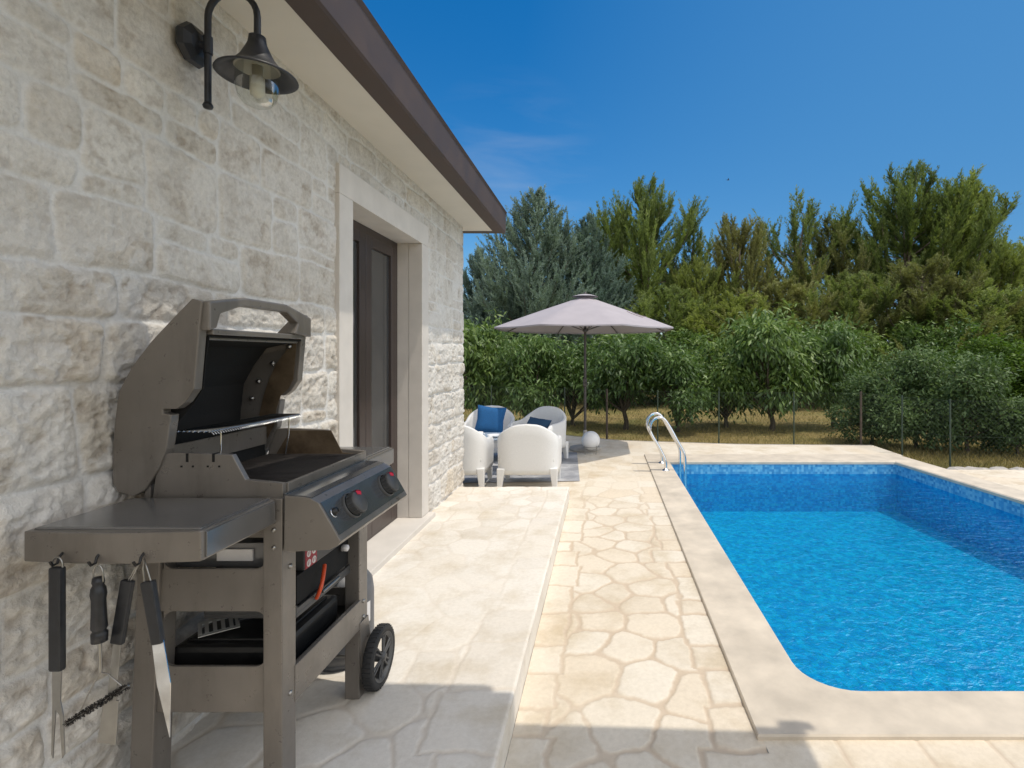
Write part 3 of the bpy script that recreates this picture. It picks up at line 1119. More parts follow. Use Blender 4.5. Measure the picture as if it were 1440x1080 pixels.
# black inside lining
lin = MB()
def offs(pts, t):
    out = []
    for i, p in enumerate(pts):
        a = Vector(pts[max(i - 1, 0)]); b = Vector(pts[min(i + 1, len(pts) - 1)])
        d = (b - a).normalized()
        out.append((p[0] - d.y * t, p[1] + d.x * t))
    return out
l1 = offs(skin, .013); l2 = offs(skin, .017)
lin.prism(l1 + l2[::-1], LN + .036, LF - .036, 'Y')
inn = [(x + .004, z) for x, z in offs(skin[:-1], .016)]
lp = inn + [xz(180, 682, LN), xz(222, 656, LN), xz(238, 597, LN), xz(262, 568, LN), xz(275, 547, LN), xz(279, 500, LN)]
lin.prism(lp, LN + .0355, LN + .0375, 'Y')
lin.build("lid_lining", M['soot'], lid)
for (x, y) in ((407, 487), (384, 511), (364, 536), (355, 560)):
    p = at(x, y, LF - .045)
    MB().lathe([(0, -.012), (.008, -.011), (.011, -.004), (.011, 0)], p, (0, 1, 0), 10).build("bolt", M['steel'], lid)
# heat-stained inner face of the far end
t = NT("heat_stained"); nn = t.noise(9, 5, .65)
t.col(t.ramp(nn, [(.3, (.055, .035, .018)), (.6, (.13, .092, .055)), (.8, (.19, .15, .095))])); t.set(rough=.5, metal=.2)
M['stained'] = t.m
fi = MB()
fp = [xz(275 + dx, y, LN) for dx, y in ((0, 470), (-3, 505), (-7, 545), (-16, 562), (-30, 575), (-38, 600), (-42, 628), (-55, 655), (-70, 610), (-62, 575), (-52, 545), (-38, 515), (-18, 488))]
fi.prism(fp, LF - .0385, LF - .0365, 'Y')
fi.build("end_lining", M['stained'], lid)
# lip rail under the handle opening, and the handle frame
lr = MB()
lr.box(-1.395, -1.365, LN + .034, LF - .034, 1.603, 1.624, .004)
lr.box(-1.41, -1.395, LN + .036, LF - .036, 1.585, 1.612, .003)
lr.build("front_lip", gm, lid)
hd = MB()
outer = [(LN + .002, 1.615), (LN + .002, 1.716), (1.987, 1.748), (2.24, 1.748), (LF - .002, 1.702), (LF - .002, 1.615)]
innr = [(1.838, 1.626), (1.855, 1.677), (1.968, 1.714), (2.244, 1.714), (2.325, 1.672), (2.300, 1.626)]
vs = []
for X in (-1.392, -1.352):
    vs += [(X, y, z) for y, z in outer] + [(X, y, z) for y, z in innr]
fs = []
for i in range(5):
    fs.append((i, i + 1, 7 + i, 6 + i)); fs.append((12 + i, 18 + i, 19 + i, 13 + i))
for i in range(5):
    fs.append((i, 12 + i, 13 + i, i + 1)); fs.append((6 + i, 7 + i, 19 + i, 18 + i))
fs += [(0, 6, 18, 12), (5, 17, 23, 11)]
bm = bmesh.new()
bv = [bm.verts.new(v) for v in vs]
for f in fs: bm.faces.new([bv[i] for i in f])
bmesh.ops.recalc_face_normals(bm, faces=bm.faces[:])
bmesh.ops.bevel(bm, geom=bm.edges[:], offset=.007, segments=2, profile=.6, affect='EDGES')
hd.bm(bm)
hd.build("handle", gm, lid)

# --- cook box
ck = MB()
near_p = [xz(226, 638, 1.81), xz(252, 636, 1.81), xz(329, 639, 1.81), xz(348, 674, 1.81), (-1.10, 1.092), (-1.10, .93), (-1.50, .88), (-1.56, .93)]
ck.prism(near_p, 1.80, 1.822, 'Y', .003)
ck.prism(near_p, 2.41, 2.432, 'Y', .003)
ck.box(-1.112, -1.094, 1.822, 2.41, .94, 1.088, .003)
ck.box(-1.575, -1.5565, 1.804, 2.428, .92, 1.16, .003)
ck.box(-1.55, -1.112, 1.822, 2.41, .90, .915)
box = ck.build("cook_box", gm, grill)
# slots in the side plates, cast grates
for x in (263, 300):
    sl = MB()
    p = at(x, 648, 1.799)
    sl.box(p.x - .004, p.x + .004, 1.7985, 1.8235, p.z - .004, 1.195)
    p2 = at(x - 8, 656, 1.799); sl.box(p2.x - .003, p2.x + .003, 1.7985, 1.801, p2.z - .003, p2.z + .003)
    p2 = at(x + 8, 656, 1.799); sl.box(p2.x - .003, p2.x + .003, 1.7985, 1.801, p2.z - .003, p2.z + .003)
    sl.build("slot", M['soot'], box)
ci = MB()
ci.box(-1.552, -1.113, 1.8225, 1.8265, .915, 1.075)
ci.box(-1.552, -1.113, 2.406, 2.4095, .915, 1.075)
ci.box(-1.118, -1.1125, 1.827, 2.406, .915, 1.07)
ci.box(-1.5545, -1.549, 1.827, 2.406, .915, 1.14)
ci.box(-1.549, -1.118, 1.827, 2.406, .9155, .918)
ci.build("box_lining", M['soot'], box)
fs_ = MB()
farp = [xz(405, 612, 2.41), xz(405, 605, 2.41), xz(466, 605, 2.41), xz(482, 636, 2.41), (-1.14, 1.08), (-1.50, 1.08)]
fs_.prism(farp, 2.4045, 2.4085, 'Y')
fs_.build("stained_end", M['stained'], box)
gr = MB()
y = 1.84
while y < 2.40:
    gr.box(-1.535, -1.125, y, y + .010, 1.066, 1.082, .002)
    y += .0205
for x in (-1.53, -1.40, -1.27, -1.135):
    gr.box(x, x + .012, 1.832, 2.402, 1.058, 1.072)
gr.build("cooking_grate", M['iron'], grill)
# warming rack
wr_ = MB()
wz = 1.335
A0, A1 = at(240, 612, 1.84), at(412, 596, 2.40)
for k in range(7):
    f = k / 6
    x = -1.50 + .115 * f
    wr_.tube([(x, 1.845, 1.262), (x, 2.39, 1.262)], .0026, 6)
yy = 1.85
while yy < 2.39:
    wr_.tube([(-1.50, yy, 1.2655), (-1.385, yy, 1.2655), (-1.372, yy, 1.252)], .0018, 5)
    yy += .0125
for yy in (1.90, 2.31):
    wr_.tube([(-1.385, yy, 1.262), (-1.385, yy, 1.19), (-1.40, yy, 1.10)], .003, 6)
wr_.build("warming_rack", M['chrome'], grill)
# rear baffle between lid and box
MB().box(-1.545, -1.535, 1.845, 2.39, 1.13, 1.21).build("rear_baffle", gm, grill)

# --- control panel
cp_px = [(401, 697), (427, 698.5), (438, 701), (449, 707), (476, 754), (480, 761), (476, 767), (464, 773), (400, 776)]
cp = [xz(x, y, 1.78) for x, y in cp_px]
CPF = 2.375
panel = MB()
panel.prism(cp, 1.776, CPF, 'Y', .003).build("control_panel", gm, grill)
panel_o = [o for o in grill.children if o.name.startswith("control_panel")][0]
# glossy face strip, 2 mm proud
fa = Vector(cp[3]); fbv = Vector(cp[4])
dface = (fbv - fa).normalized()
nface = Vector((-dface.y, dface.x))
if nface.x < 0: nface = -nface
q = [fa + nface * .002 + dface * .002, fbv + nface * .002 - dface * .002, fbv - nface * .002 - dface * .002, fa - nface * .002 + dface * .002]
MB().prism([(p.x, p.y) for p in q], 1.784, CPF - .006, 'Y').build("face", M['grill_gloss'], panel_o)
tp_ = [Vector(cp[0]), Vector(cp[1]), Vector(cp[2])]
up = [(p.x, p.y + .0025) for p in tp_]; dn = [(p.x, p.y - .004) for p in tp_]
MB().prism(up + dn[::-1], 1.782, CPF - .006, 'Y').build("top_strip", M['grill_gloss'], panel_o)
n3 = Vector((nface.x, 0, nface.y)); d3 = Vector((dface.x, 0, dface.y))
mid = (fa + fbv) / 2
for ky in (1.935, 2.235):
    c = Vector((mid.x, ky, mid.y)) + n3 * .002 - d3 * .001
    kn = MB()
    kn.lathe([(.050, 0), (.050, .006), (.046, .009)], c, n3, 32)
    kn.lathe([(.040, .008), (.040, .024), (.042, .030), (.042, .036), (.038, .041), (0, .042)], c, n3, 32)
    for k in range(18):
        a = 2 * PI * k / 18
        u = d3 * math.cos(a) + Vector((0, 1, 0)) * math.sin(a)
        kn.tube([c + n3 * .012 + u * .0405, c + n3 * .034 + u * .0425], .0028, 5)
    ko = kn.build("knob", M['plastic'], panel_o)
    mk_ = MB()
    u0 = -d3
    w0 = Vector((0, 1, 0))
    pts = []
    for k in range(7):
        a = -.1 + .9 * k / 6
        pts.append((u0 * math.cos(a) + w0 * math.sin(a)))
    mk_.add([c + n3 * .0428 + p * .039 for p in pts] + [c + n3 * .0428 + p * .024 for p in pts], [(i, i + 1, 8 + i, 7 + i) for i in range(6)])
    mk_.add([c + n3 * .043 + p * .0425 for p in pts] + [c + n3 * .030 + p * .0445 for p in pts], [(i, i + 1, 8 + i, 7 + i) for i in range(6)])
    mk_.build("pointer", M['red'], ko)
ig = Vector((mid.x, 1.825, mid.y)) + n3 * .002 - d3 * .014
MB().lathe([(.014, 0), (.014, .004), (.011, .006), (.011, .012), (0, .013)], ig, n3, 18).build("igniter_button", M['black'], panel_o)
MB().lathe([(.016, .0), (.017, .003), (.0145, .004)], ig - n3 * .001 + Vector((0, -.004, -.004)), n3, 18).build("igniter_ring", M['chrome'], panel_o)
# raised gutter between cook box and panel
MB().box(-1.092, -1.082, 1.79, 2.40, 1.0, 1.062, .002).build("panel_back", M['grill_gloss'], panel_o)

# --- side tables
TZ0, TZ1 = .962, 1.052
def side_table(y0, y1, outward):
    sm_ = MB()
    yo, yi = (y0, y1) if outward < 0 else (y1, y0)
    n_ = 10
    pl = []
    for k in range(n_ + 1):
        f = k / n_
        x = -1.60 + (.485) * f
        pl.append((x, yo + outward * .018 * math.sin(PI * f) * (1 if outward < 0 else 1)))
    pl += [(-1.112, yo - outward * .010), (-1.112, yi), (-1.60, yi)]
    sm_.prism(pl, TZ0, TZ1 - .006, 'Z', .004)
    o = sm_.build("side_table", gm, grill)
    # inset glossy work surface
    yy0, yy1 = min(yo, yi) + .012, max(yo, yi) - .004
    MB().box(-1.588, -1.122, yy0, yy1, TZ1 - .012, TZ1, .008).build("table_top", M['grill_top'], o)
    MB().box(-1.1135, -1.107, yy0 + .004, yy1, TZ0 + .006, TZ1 - .012, .002).build("front_trim", M['grill_top'], o)
    return o
t1 = side_table(1.45, 1.775, -1)
t2 = side_table(2.445, 2.77, 1)
MB().box(-1.40, -1.20, 1.50, 1.76, .945, .961).build("table_bracket", gm, t1)

# --- cart
def leg(mb, x0, x1, y0, y1, xb0, xb1, zt, bev=.004):
    bm = bmesh.new()
    vs = [bm.verts.new(v) for v in ((xb0, y0, .0), (xb1, y0, .0), (xb1, y1, .0), (xb0, y1, .0), (x0, y0, zt), (x1, y0, zt), (x1, y1, zt), (x0, y1, zt))]
    for f in ((0, 3, 2, 1), (4, 5, 6, 7), (0, 1, 5, 4), (1, 2, 6, 5), (2, 3, 7, 6), (3, 0, 4, 7)):
        bm.faces.new([vs[i] for i in f])
    bmesh.ops.bevel(bm, geom=bm.edges[:], offset=bev, segments=2, profile=.6, affect='EDGES')
    return mb.bm(bm)
XF = -1.09
leg(MB(), XF - .065, XF, GA, GA + .08, XF - .065, XF, 1.045).build("leg", gm, grill)
leg(MB(), XF - .065, XF, GF - .08, GF, XF - .065, XF, 1.0).build("leg", gm, grill)
leg(MB(), -1.573, -1.497, GA, GA + .08, -1.612, -1.535, 1.0).build("leg", gm, grill)
leg(MB(), -1.573, -1.497, GF - .08, GF, -1.612, -1.535, 1.0).build("leg", gm, grill)
for y0 in (GA + .010, GF - .022):
    sp = MB()
    def holed(z0, z1):
        sp.box(-1.545, XF - .060, y0, y0 + .012, z0, z1, .003)
    holed(.659, .804); holed(.315, .472)
    # rounded corner gussets of the stamped openings
    for (z0, s) in ((.659, -1), (.472, 1), (.804, 1)):
        for xx, sx in ((-1.500, 1), (XF - .064, -1)):
            r_ = .032
            arc = [(xx, z0 - s * .002)] + [(xx + sx * r_ * (1 - math.sin(a)), z0 + s * r_ * (1 - math.cos(a))) for a in np.linspace(0, PI / 2, 6)]
            sp.prism(arc, y0 + .001, y0 + .011, 'Y')
    sp.build("side_panel", gm, grill)
# label plate behind the upper opening
MB().box(-1.50, -1.17, GA + .06, GA + .066, .79, .875, .002).build("back_plate", M['grill_top'], grill)
lbl = MB().box(-1.35, -1.225, GA + .052, GA + .0585, .815, .855).build("rating_label", M['label_white'], grill)
MB().box(XF - .016, XF + .003, GA + .07, GF - .07, .312, .440, .003).build("front_rail", gm, grill)
MB().box(-1.575, -1.560, GA + .07, GF - .07, .312, .440, .003).build("rear_rail", gm, grill)
MB().box(-1.56, XF - .018, GA + .024, GF - .024, .372, .392).build("bottom_shelf", M['black'], grill)
# bolts on front of legs
for (yy, zz) in ((GA + .045, .36), (GA + .045, .80), (GF - .04, .35), (GF - .04, .42)):
    MB().lathe([(.009, 0), (.009, .003), (.006, .006), (0, .007)], (XF, yy, zz), (1, 0, 0), 10).build('leg_bolt', M['steel'], grill)
for (xx, zz) in ((-1.118, .88), (-1.118, .97), (-1.118, .94)):
    MB().lathe([(.008, 0), (.008, .003), (.005, .006), (0, .007)], (xx, GA, zz), (0, -1, 0), 10).build('leg_bolt', M['steel'], grill)

# wheels (axle runs front to back at the far end)
WY, WR = 2.44, .135
def wheel(xc, side):
    ty = MB()
    w = .045
    ty.lathe([(WR - .030, -w / 2), (WR - .006, -w / 2), (WR, -w / 2 + .008), (WR, w / 2 - .008), (WR - .006, w / 2), (WR - .030, w / 2), (WR - .030, -w / 2)], (xc, WY, WR), (1, 0, 0), 40)
    for k in range(40):
        a = 2 * PI * k / 40
        c = Vector((xc, WY + math.cos(a) * WR, WR + math.sin(a) * WR))
        ty.tube([c + Vector((-.019, 0, 0)), c + Vector((.019, 0, 0))], .0028, 4)
    wo = ty.build("wheel", M['rubber'], grill)
    rm = MB()
    rm.lathe([(WR - .046, w / 2 - .010), (WR - .032, w / 2 - .002), (WR - .029, w / 2 + .001), (WR - .029, -w / 2), (WR - .046, -w / 2), (WR - .046, w / 2 - .010)], (xc, WY, WR), (side, 0, 0), 40)
    rm.lathe([(.022, -w / 2), (.022, w / 2), (.014, w / 2 + .008), (0, w / 2 + .008)], (xc, WY, WR), (side, 0, 0), 20)
    for k in range(6):
        a = 2 * PI * k / 6 + .3
        for da in (-.13, .13):
            p0 = Vector((xc + side * (w / 2 - .006), WY + math.cos(a + da * 2) * .018, WR + math.sin(a + da * 2) * .018))
            p1 = Vector((xc + side * (w / 2 - .010), WY + math.cos(a + da) * (WR - .035), WR + math.sin(a + da) * (WR - .035)))
            rm.tube([p0, p1], .0048, 6)
    rm.build("rim", M['plastic'], wo)
wheel(-1.045, 1)
wheel(-1.585, -1)
MB().tube([(-1.58, WY, WR), (-1.03, WY, WR)], .008, 8).build("axle", M['steel'], grill)
fk = MB()
fk.prism([(GF - .06, .07), (GF + .035, .10), (GF + .035, .17), (GF - .002, .34), (GF - .085, .34)], XF - .02, XF + .006, 'X', .002)
fk.build("wheel_bracket", gm, grill)

# grease tray, warning label, hose
gt = MB()
gt.box(-1.44, -1.135, 1.99, 2.33, .715, .80, .006)
gto = gt.build("grease_tray", M['plastic'], grill)
lb = MB()
lb.box(-1.136, -1.1335, 1.995, 2.075, .718, .80)
lb.build("warning_label", M['label_red'], gto)
pic = MB()
for yy in (2.018, 2.054):
    for zz in (.735, .772):
        pic.lathe([(.014, 0), (.009, .0002), (.009, .0006), (.014, .0008), (.014, 0)], (-1.1332, yy, zz), (1, 0, 0), 14)
        pic.box(-1.1333, -1.1322, yy - .003, yy + .003, zz - .008, zz + .008)
pic.build("pictogram", M['label_white'], gto)
lowt = MB().box(-1.47, -1.13, 1.93, 2.36, .565, .583, .004)
lowt.box(-1.47, -1.13, 1.93, 1.936, .583, .61); lowt.box(-1.136, -1.13, 1.936, 2.36, .583, .60)
lowt.build("catch_pan", M['plastic'], grill)
MB().box(-1.50, -1.14, 1.95, 2.35, .606, .712).build("heat_shield", M['soot'], grill)
hs_ = MB()
hp = []
for k in range(16):
    f = k / 15
    hp.append((-1.122 + .02 * math.sin(PI * f), 2.05 + .06 * f - .03 * math.sin(PI * f), .585 + .105 * f))
hs_.tube(hp, .0075, 10)
hs_.build("gas_hose", M['orange'], grill)
rgx = MB()
rgx.lathe([(0, -.01), (.014, -.01), (.014, .012), (.008, .016), (0, .016)], (-1.12, 2.27, .70), (1, 0, 0), 14)
rgx.build("regulator_cap", M['label_white'], grill)
MB().tube([(-1.12, 2.09, .592), (-1.115, 2.17, .598), (-1.12, 2.22, .595)], .006, 8).build("valve_pipe", M['steel'], grill)
# hooks under the near table
for x in (85, 138, 200):
    p = at(x, 783, 1.432)
    hk = MB()
    hk.tube([(p.x, 1.452, p.z + .008), (p.x, 1.437, p.z + .008), (p.x, 1.428, p.z), (p.x, 1.424, p.z - .014), (p.x, 1.412, p.z - .016), (p.x, 1.405, p.z - .004)], .0035, 8)
    hk.build("hook", M['black'], t1)

# --- things on and around the grill
def hang_loop(mb, p, w=.011, h=.030):
    pts = []
    for k in range(11):
        a = PI * k / 10
        pts.append((p.x + w * math.cos(a), p.y, p.z + h * (.2 + .8 * math.sin(a))))
    mb.tube([(p.x + w, p.y, p.z - .012)] + pts + [(p.x - w, p.y, p.z - .012)], .0022, 6)

UY = 1.414
# long fork
u = empty("barbecue_fork", at(80, 790, UY), "long fork with black flat handle, leftmost utensil hanging from the side table", "fork")
a0, a1 = at(80.5, 797, UY), at(80, 943, UY)
MB().box(a0.x - .017, a0.x + .017, UY - .009, UY + .009, a1.z, a0.z, .006).build("grip", M['handle'], u)
lp_ = MB(); hang_loop(lp_, a0, .014, .026); lp_.build("hanging_loop", M['steel'], u)
fkb = MB()
b1 = at(81, 1000, UY); b2 = at(80, 1060, UY)
fkb.prism([(a1.x - .012, a1.z + .01), (a1.x + .014, a1.z + .01), (b1.x + .008, b1.z + .03), (b1.x + .016, b1.z - .01), (b1.x + .020, b2.z), (b1.x + .013, b2.z - .012), (b1.x + .006, b1.z - .01), (b1.x - .004, b1.z + .004), (b1.x - .012, b2.z - .012), (b1.x - .016, b2.z), (b1.x - .013, b1.z + .02)], UY - .0015, UY + .0015, 'Y')
fkb.build("prongs", M['steel'], u)
# wire brush
u = empty("grill_brush", at(138, 790, UY), "wire grill brush with black grooved handle and sooty bristle bar, hanging from the middle hook", "brush")
a0, a1 = at(138, 812, UY), at(140, 903, UY)
gb_ = MB()
prof = [(0, 0), (.012, 0), (.014, .012), (.012, .02), (.016, .028), (.018, .045), (.0155, .06), (.0165, .10), (.018, .135), (.014, .142), (.018, .148), (.0175, .172), (0, .174)]
gb_.lathe(prof, a0, (a1 - a0).normalized(), 18)
gb_.build("grip", M['handle'], u)
lp_ = MB(); hang_loop(lp_, a0, .013, .034); lp_.build("hanging_loop", M['steel'], u)
wi = MB()
j = at(141, 945, UY); c1 = at(112, 1002, UY); c2 = at(176, 968, UY)
wi.tube([a1 + Vector((0, 0, .01)), at(141, 925, UY), j], .0042, 8)
wi.tube([j, at(126, 972, UY), c1], .0020, 6); wi.tube([j, at(152, 948, UY), at(160, 955, UY), c2], .0020, 6)
e0, e1 = at(93, 1018, UY), at(181, 964, UY)
wi.tube([e0, e1], .0025, 6)
wi.build("wire_frame", M['steel'], u)
br = MB()
rg2 = random.Random(3)
ax_ = (e1 - e0)
for k in range(420):
    f = rg2.random()
    p = e0 + ax_ * f
    d = Vector((rg2.uniform(-1, 1), rg2.uniform(-1, 1), rg2.uniform(-1, 1))); d -= ax_ * (d.dot(ax_) / ax_.length_squared)
    d = d.normalized() * .0105
    br.tube([p, p + d], .0009, 3, caps=False)
br.build("bristles", M['iron'], u)
# turner, swung to the side
u = empty("barbecue_turner", at(196, 790, UY + .03), "black handled turner swung sideways beside the knife, sharing the right hook", "turner")
def slanted(mb, p0, p1, w0, w1, th):
    d = (p1 - p0).normalized(); s = Vector((d.z, 0, -d.x))
    vs = []
    for (p, w) in ((p0, w0), (p1, w1)):
        for sx in (-1, 1):
            for sy in (-1, 1):
                vs.append(p + s * sx * w + Vector((0, sy * th, 0)))
    bm = bmesh.new()
    bv = [bm.verts.new(v) for v in vs]
    for f in ((0, 1, 3, 2), (4, 6, 7, 5), (0, 2, 6, 4), (1, 5, 7, 3), (0, 4, 5, 1), (2, 3, 7, 6)):
        bm.faces.new([bv[i] for i in f])
    bmesh.ops.recalc_face_normals(bm, faces=bm.faces[:])
    bmesh.ops.bevel(bm, geom=bm.edges[:], offset=min(th, w1, w0) * .5, segments=2, profile=.6, affect='EDGES')
    return mb.bm(bm)
TY = UY + .028
slanted(MB(), at(180, 816, TY), at(165, 905, TY), .016, .016, .007).build("grip", M['handle'], u)
tb = MB()
slanted(tb, at(165, 903, TY), at(157, 985, TY), .010, .012, .0012)
slanted(tb, at(157, 984, TY), at(150, 1046, TY), .020, .026, .0012)
tb.build("blade", M['steel'], u)
lp_ = MB(); lp_.tube([at(180, 817, TY), at(190, 800, TY), at(200, 786, TY), at(192, 800, TY), at(183, 818, TY)], .002, 6); lp_.build("hanging_loop", M['steel'], u)
# knife
KY = UY - .006
u = empty("carving_knife", at(203, 790, KY), "carving knife with black handle and pale pointed blade, rightmost utensil on the side table", "knife")
slanted(MB(), at(208, 817, KY), at(223, 905, KY), .016, .014, .009).build("grip", M['handle'], u)
kb_ = MB()
k0, k1, k2, k3, k4 = at(214, 903, KY), at(230, 900, KY), at(240, 960, KY), at(239, 1037, KY), at(221, 962, KY)
kb_.prism([(p.x, p.z) for p in (k0, k1, k2, k3, k4)], KY - .0012, KY + .0012, 'Y')
kb_.build("blade", M['chrome'], u)
lp_ = MB(); lp_.tube([at(203, 818, KY), at(201, 800, KY), at(203, 786, KY), at(207, 800, KY), at(212, 817, KY)], .002, 6); lp_.build("hanging_loop", M['steel'], u)

# case and slotted turner on the bottom shelf
cs = MB().box(-1.53, -1.15, 1.86, 2.28, .393, .50, .02)
cs.box(-1.50, -1.18, 1.90, 2.24, .498, .508, .004)
co = cs.build("tool_case", M['black'])
tag(co, "black flat tool case lying on the bottom shelf of the grill", "case")
u = empty("slotted_turner", (-1.40, 2.0, .512), "steel slotted turner lying on the black case on the grill's bottom shelf", "turner")
hm = MB()
cx_, cy_ = -1.44, 1.965
ang = math.radians(38)
def rot2(a, b):
    return (cx_ + a * math.cos(ang) - b * math.sin(ang), cy_ + a * math.sin(ang) + b * math.cos(ang))
zt = .513
bars = [(-.062, -.05)] + [(-.042 + k * .0245, -.042 + k * .0245 + .012) for k in range(4)] + [(.05, .062)]
for (a, b) in bars:
    P4 = [rot2(a, -.045), rot2(b, -.045), rot2(b, .045), rot2(a, .045)]
    hm.prism([(x, y_) for x, y_ in P4], zt + .010, zt + .0125, 'Z')
for (a, b) in ((-.064, -.044), (.044, .064)):
    P4 = [rot2(-.062, a), rot2(.062, a), rot2(.062, b), rot2(-.062, b)]
    hm.prism([(x, y_) for x, y_ in P4], zt + .0095, zt + .012, 'Z')
hm.build("slotted_head", M['silver'], u)
p0 = rot2(.06, 0); p1 = rot2(.30, -.02)
MB().tube([(p0[0], p0[1], zt + .011), ((p0[0] + p1[0]) / 2, (p0[1] + p1[1]) / 2, zt + .016), (p1[0], p1[1], zt + .008)], .008, 8).build("grip", M['handle'], u)

# gas bottle beyond the far legs
gbm = MB()
bx, by = -1.325, 2.66
gbm.lathe([(0, .012), (.11, .012), (.125, .03), (.145, .06), (.148, .10), (.148, .33), (.14, .39), (.11, .435), (.06, .46), (.03, .465), (.03, .49), (0, .49)], (bx, by, 0), (0, 0, 1), 36)
gbm.lathe([(.118, .0), (.12, .0), (.12, .03), (.116, .03), (.116, .0)], (bx, by, 0), (0, 0, 1), 36)
go = empty("gas_bottle", (bx, by, 0), "grey gas bottle standing on the terrace behind the grill's far legs", "gas bottle")
bo_ = gbm.build("bottle", M['bottle'], go)
cl = MB()
for k in range(4):
    a = PI / 4 + k * PI / 2
    cl.tube([(bx + .085 * math.cos(a), by + .085 * math.sin(a), .43), (bx + .09 * math.cos(a), by + .09 * math.sin(a), .53)], .008, 6)
cl.tube([(bx + .09 * math.cos(2 * PI * k / 20), by + .09 * math.sin(2 * PI * k / 20), .53) for k in range(20)], .009, 6, closed=True)
cl.build("collar", M['bottle'], go)
MB().lathe([(.016, .48), (.016, .515), (.026, .515), (.026, .535), (0, .537)], (bx, by, 0), (0, 0, 1), 14).build("valve", M['steel'], go)
lb = MB()
vs, fs = [], []
for k in range(9):
    a = -1.1 + 1.0 * k / 8
    for z_ in (.20, .30):
        vs.append((bx + .1487 * math.cos(a), by + .1487 * math.sin(a), z_))
lb.add(vs, [(2 * k, 2 * k + 2, 2 * k + 3, 2 * k + 1) for k in range(8)], True)
lb.build("bottle_label", M['label_white'], go)

# ------------------------------------------------------------------ furniture corner
def make_chair(label):
    """moulded tub armchair, faces local -Y; origin on the floor"""
    root = empty("armchair", (0, 0, 0), label, "chair", "white resin armchairs around the low table")
    hw, dp = .385, .345
    path = []
    for k in range(13): path.append((-hw, -dp + .03 + (.37) * k / 12, 0))
    for k in range(1, 32):
        a = PI - PI * k / 32
        ca, sa = math.cos(a), math.sin(a)
        e = .50
        path.append((hw * math.copysign(abs(ca) ** e, ca), .055 + (dp - .055) * abs(sa) ** e, 0))
    for k in range(13): path.append((hw, -dp + .03 + .37 * (1 - k / 12), 0))
    npt = len(path)
    s = [0]
    for i in range(1, npt): s.append(s[-1] + math.hypot(path[i][0] - path[i - 1][0], path[i][1] - path[i - 1][1]))
    L = s[-1]
    V_, F_ = [], []
    m = 0
    for i, (x, y, _) in enumerate(path):
        a = path[max(i - 1, 0)]; b = path[min(i + 1, npt - 1)]
        d = Vector((b[0] - a[0], b[1] - a[1])).normalized()
        nx, ny = -d.y, d.x                      # outward (path runs left -> back -> right)
        if nx * x + ny * (y + .1) < 0: nx, ny = -nx, -ny
        f = s[i] / L
        q_ = abs(f - .5) * 2
        arch = math.exp(-(q_ / .38) ** 3)
        ztop = .61 + .205 * arch + .02 * (1 - q_)
        front = max(0, (q_ - .86) / .14)
        ztop -= .05 * front ** 2
        lean = .022 * arch                        # back leans outwards at the top
        zb = .205
        rows = [(-.034, zb), (.0, zb), (.002, zb + .06), (.004, .42), (.006 + lean * .45, ztop - .14), (.006 + lean * .9, ztop - .02), (-.006 + lean, ztop), (-.034 + lean, ztop), (-.046 + lean * .9, ztop - .02), (-.05 + lean * .4, ztop - .16), (-.058, .43), (-.06, .36)]
        m = len(rows)
        for (o_, z_) in rows: V_.append((x + nx * o_, y + ny * o_, z_))
    for i in range(npt - 1):
        for k in range(m - 1):
            a = i * m + k
            F_.append((a, a + m, a + m + 1, a + 1))
    sh = MB().add(V_, F_, True)
    for i in (0, npt - 1):
        idx = list(range(i * m, i * m + m))
        sh.add([V_[k] for k in idx], [tuple(range(m)) if i else tuple(range(m))[::-1]])
    sh.build("shell", M['resin'], root)
    MB().box(-hw + .045, hw - .045, -dp + .02, dp - .04, .35, .405, .018).build("seat", M['resin'], root)
    MB().box(-hw + .02, hw - .02, -dp + .012, -dp + .045, .235, .375, .012).build("apron", M['resin'], root)
    for sx in (-1, 1):
        for sy in (-1, 1):
            bm = bmesh.new()
            xt, yt = sx * (hw - .060), sy * (dp - .062)
            xb, yb = sx * (hw - .040), sy * (dp - .040)
            vs = [bm.verts.new((xb + a * .027, yb + b * .027, 0)) for a, b in ((-1, -1), (1, -1), (1, 1), (-1, 1))]
            vs += [bm.verts.new((xt + a * .050, yt + b * .050, .28)) for a, b in ((-1, -1), (1, -1), (1, 1), (-1, 1))]
            for f in ((0, 3, 2, 1), (4, 5, 6, 7), (0, 1, 5, 4), (1, 2, 6, 5), (2, 3, 7, 6), (3, 0, 4, 7)):
                bm.faces.new([vs[i] for i in f])
            bmesh.ops.bevel(bm, geom=bm.edges[:], offset=.012, segments=2, profile=.6, affect='EDGES')
            MB().bm(bm).build("leg", M['resin'], root)
    return root

chair = make_chair("white resin armchair seen from behind in full, nearest the step, right of the wall corner")
spots = [(-.965, 6.84, PI + .02, None),
         (-1.88, 6.82, PI + .05, "white resin armchair half hidden by the corner of the stone wall"),
         (-1.06, 8.42, -.42, "white resin armchair facing the viewer, nearest the parasol pole"),
         (-1.86, 8.52, .10, "white resin armchair at the back with a bright blue cushion in it")]
for i, (x, y, rz, lb_) in enumerate(spots):
    c = chair if i == 0 else copy_tree(chair)
    c.location = (x, y, DZ + .006 if y > 7 else DZ)
    c.rotation_euler = (0, 0, rz)
    if lb_: c["label"] = lb_

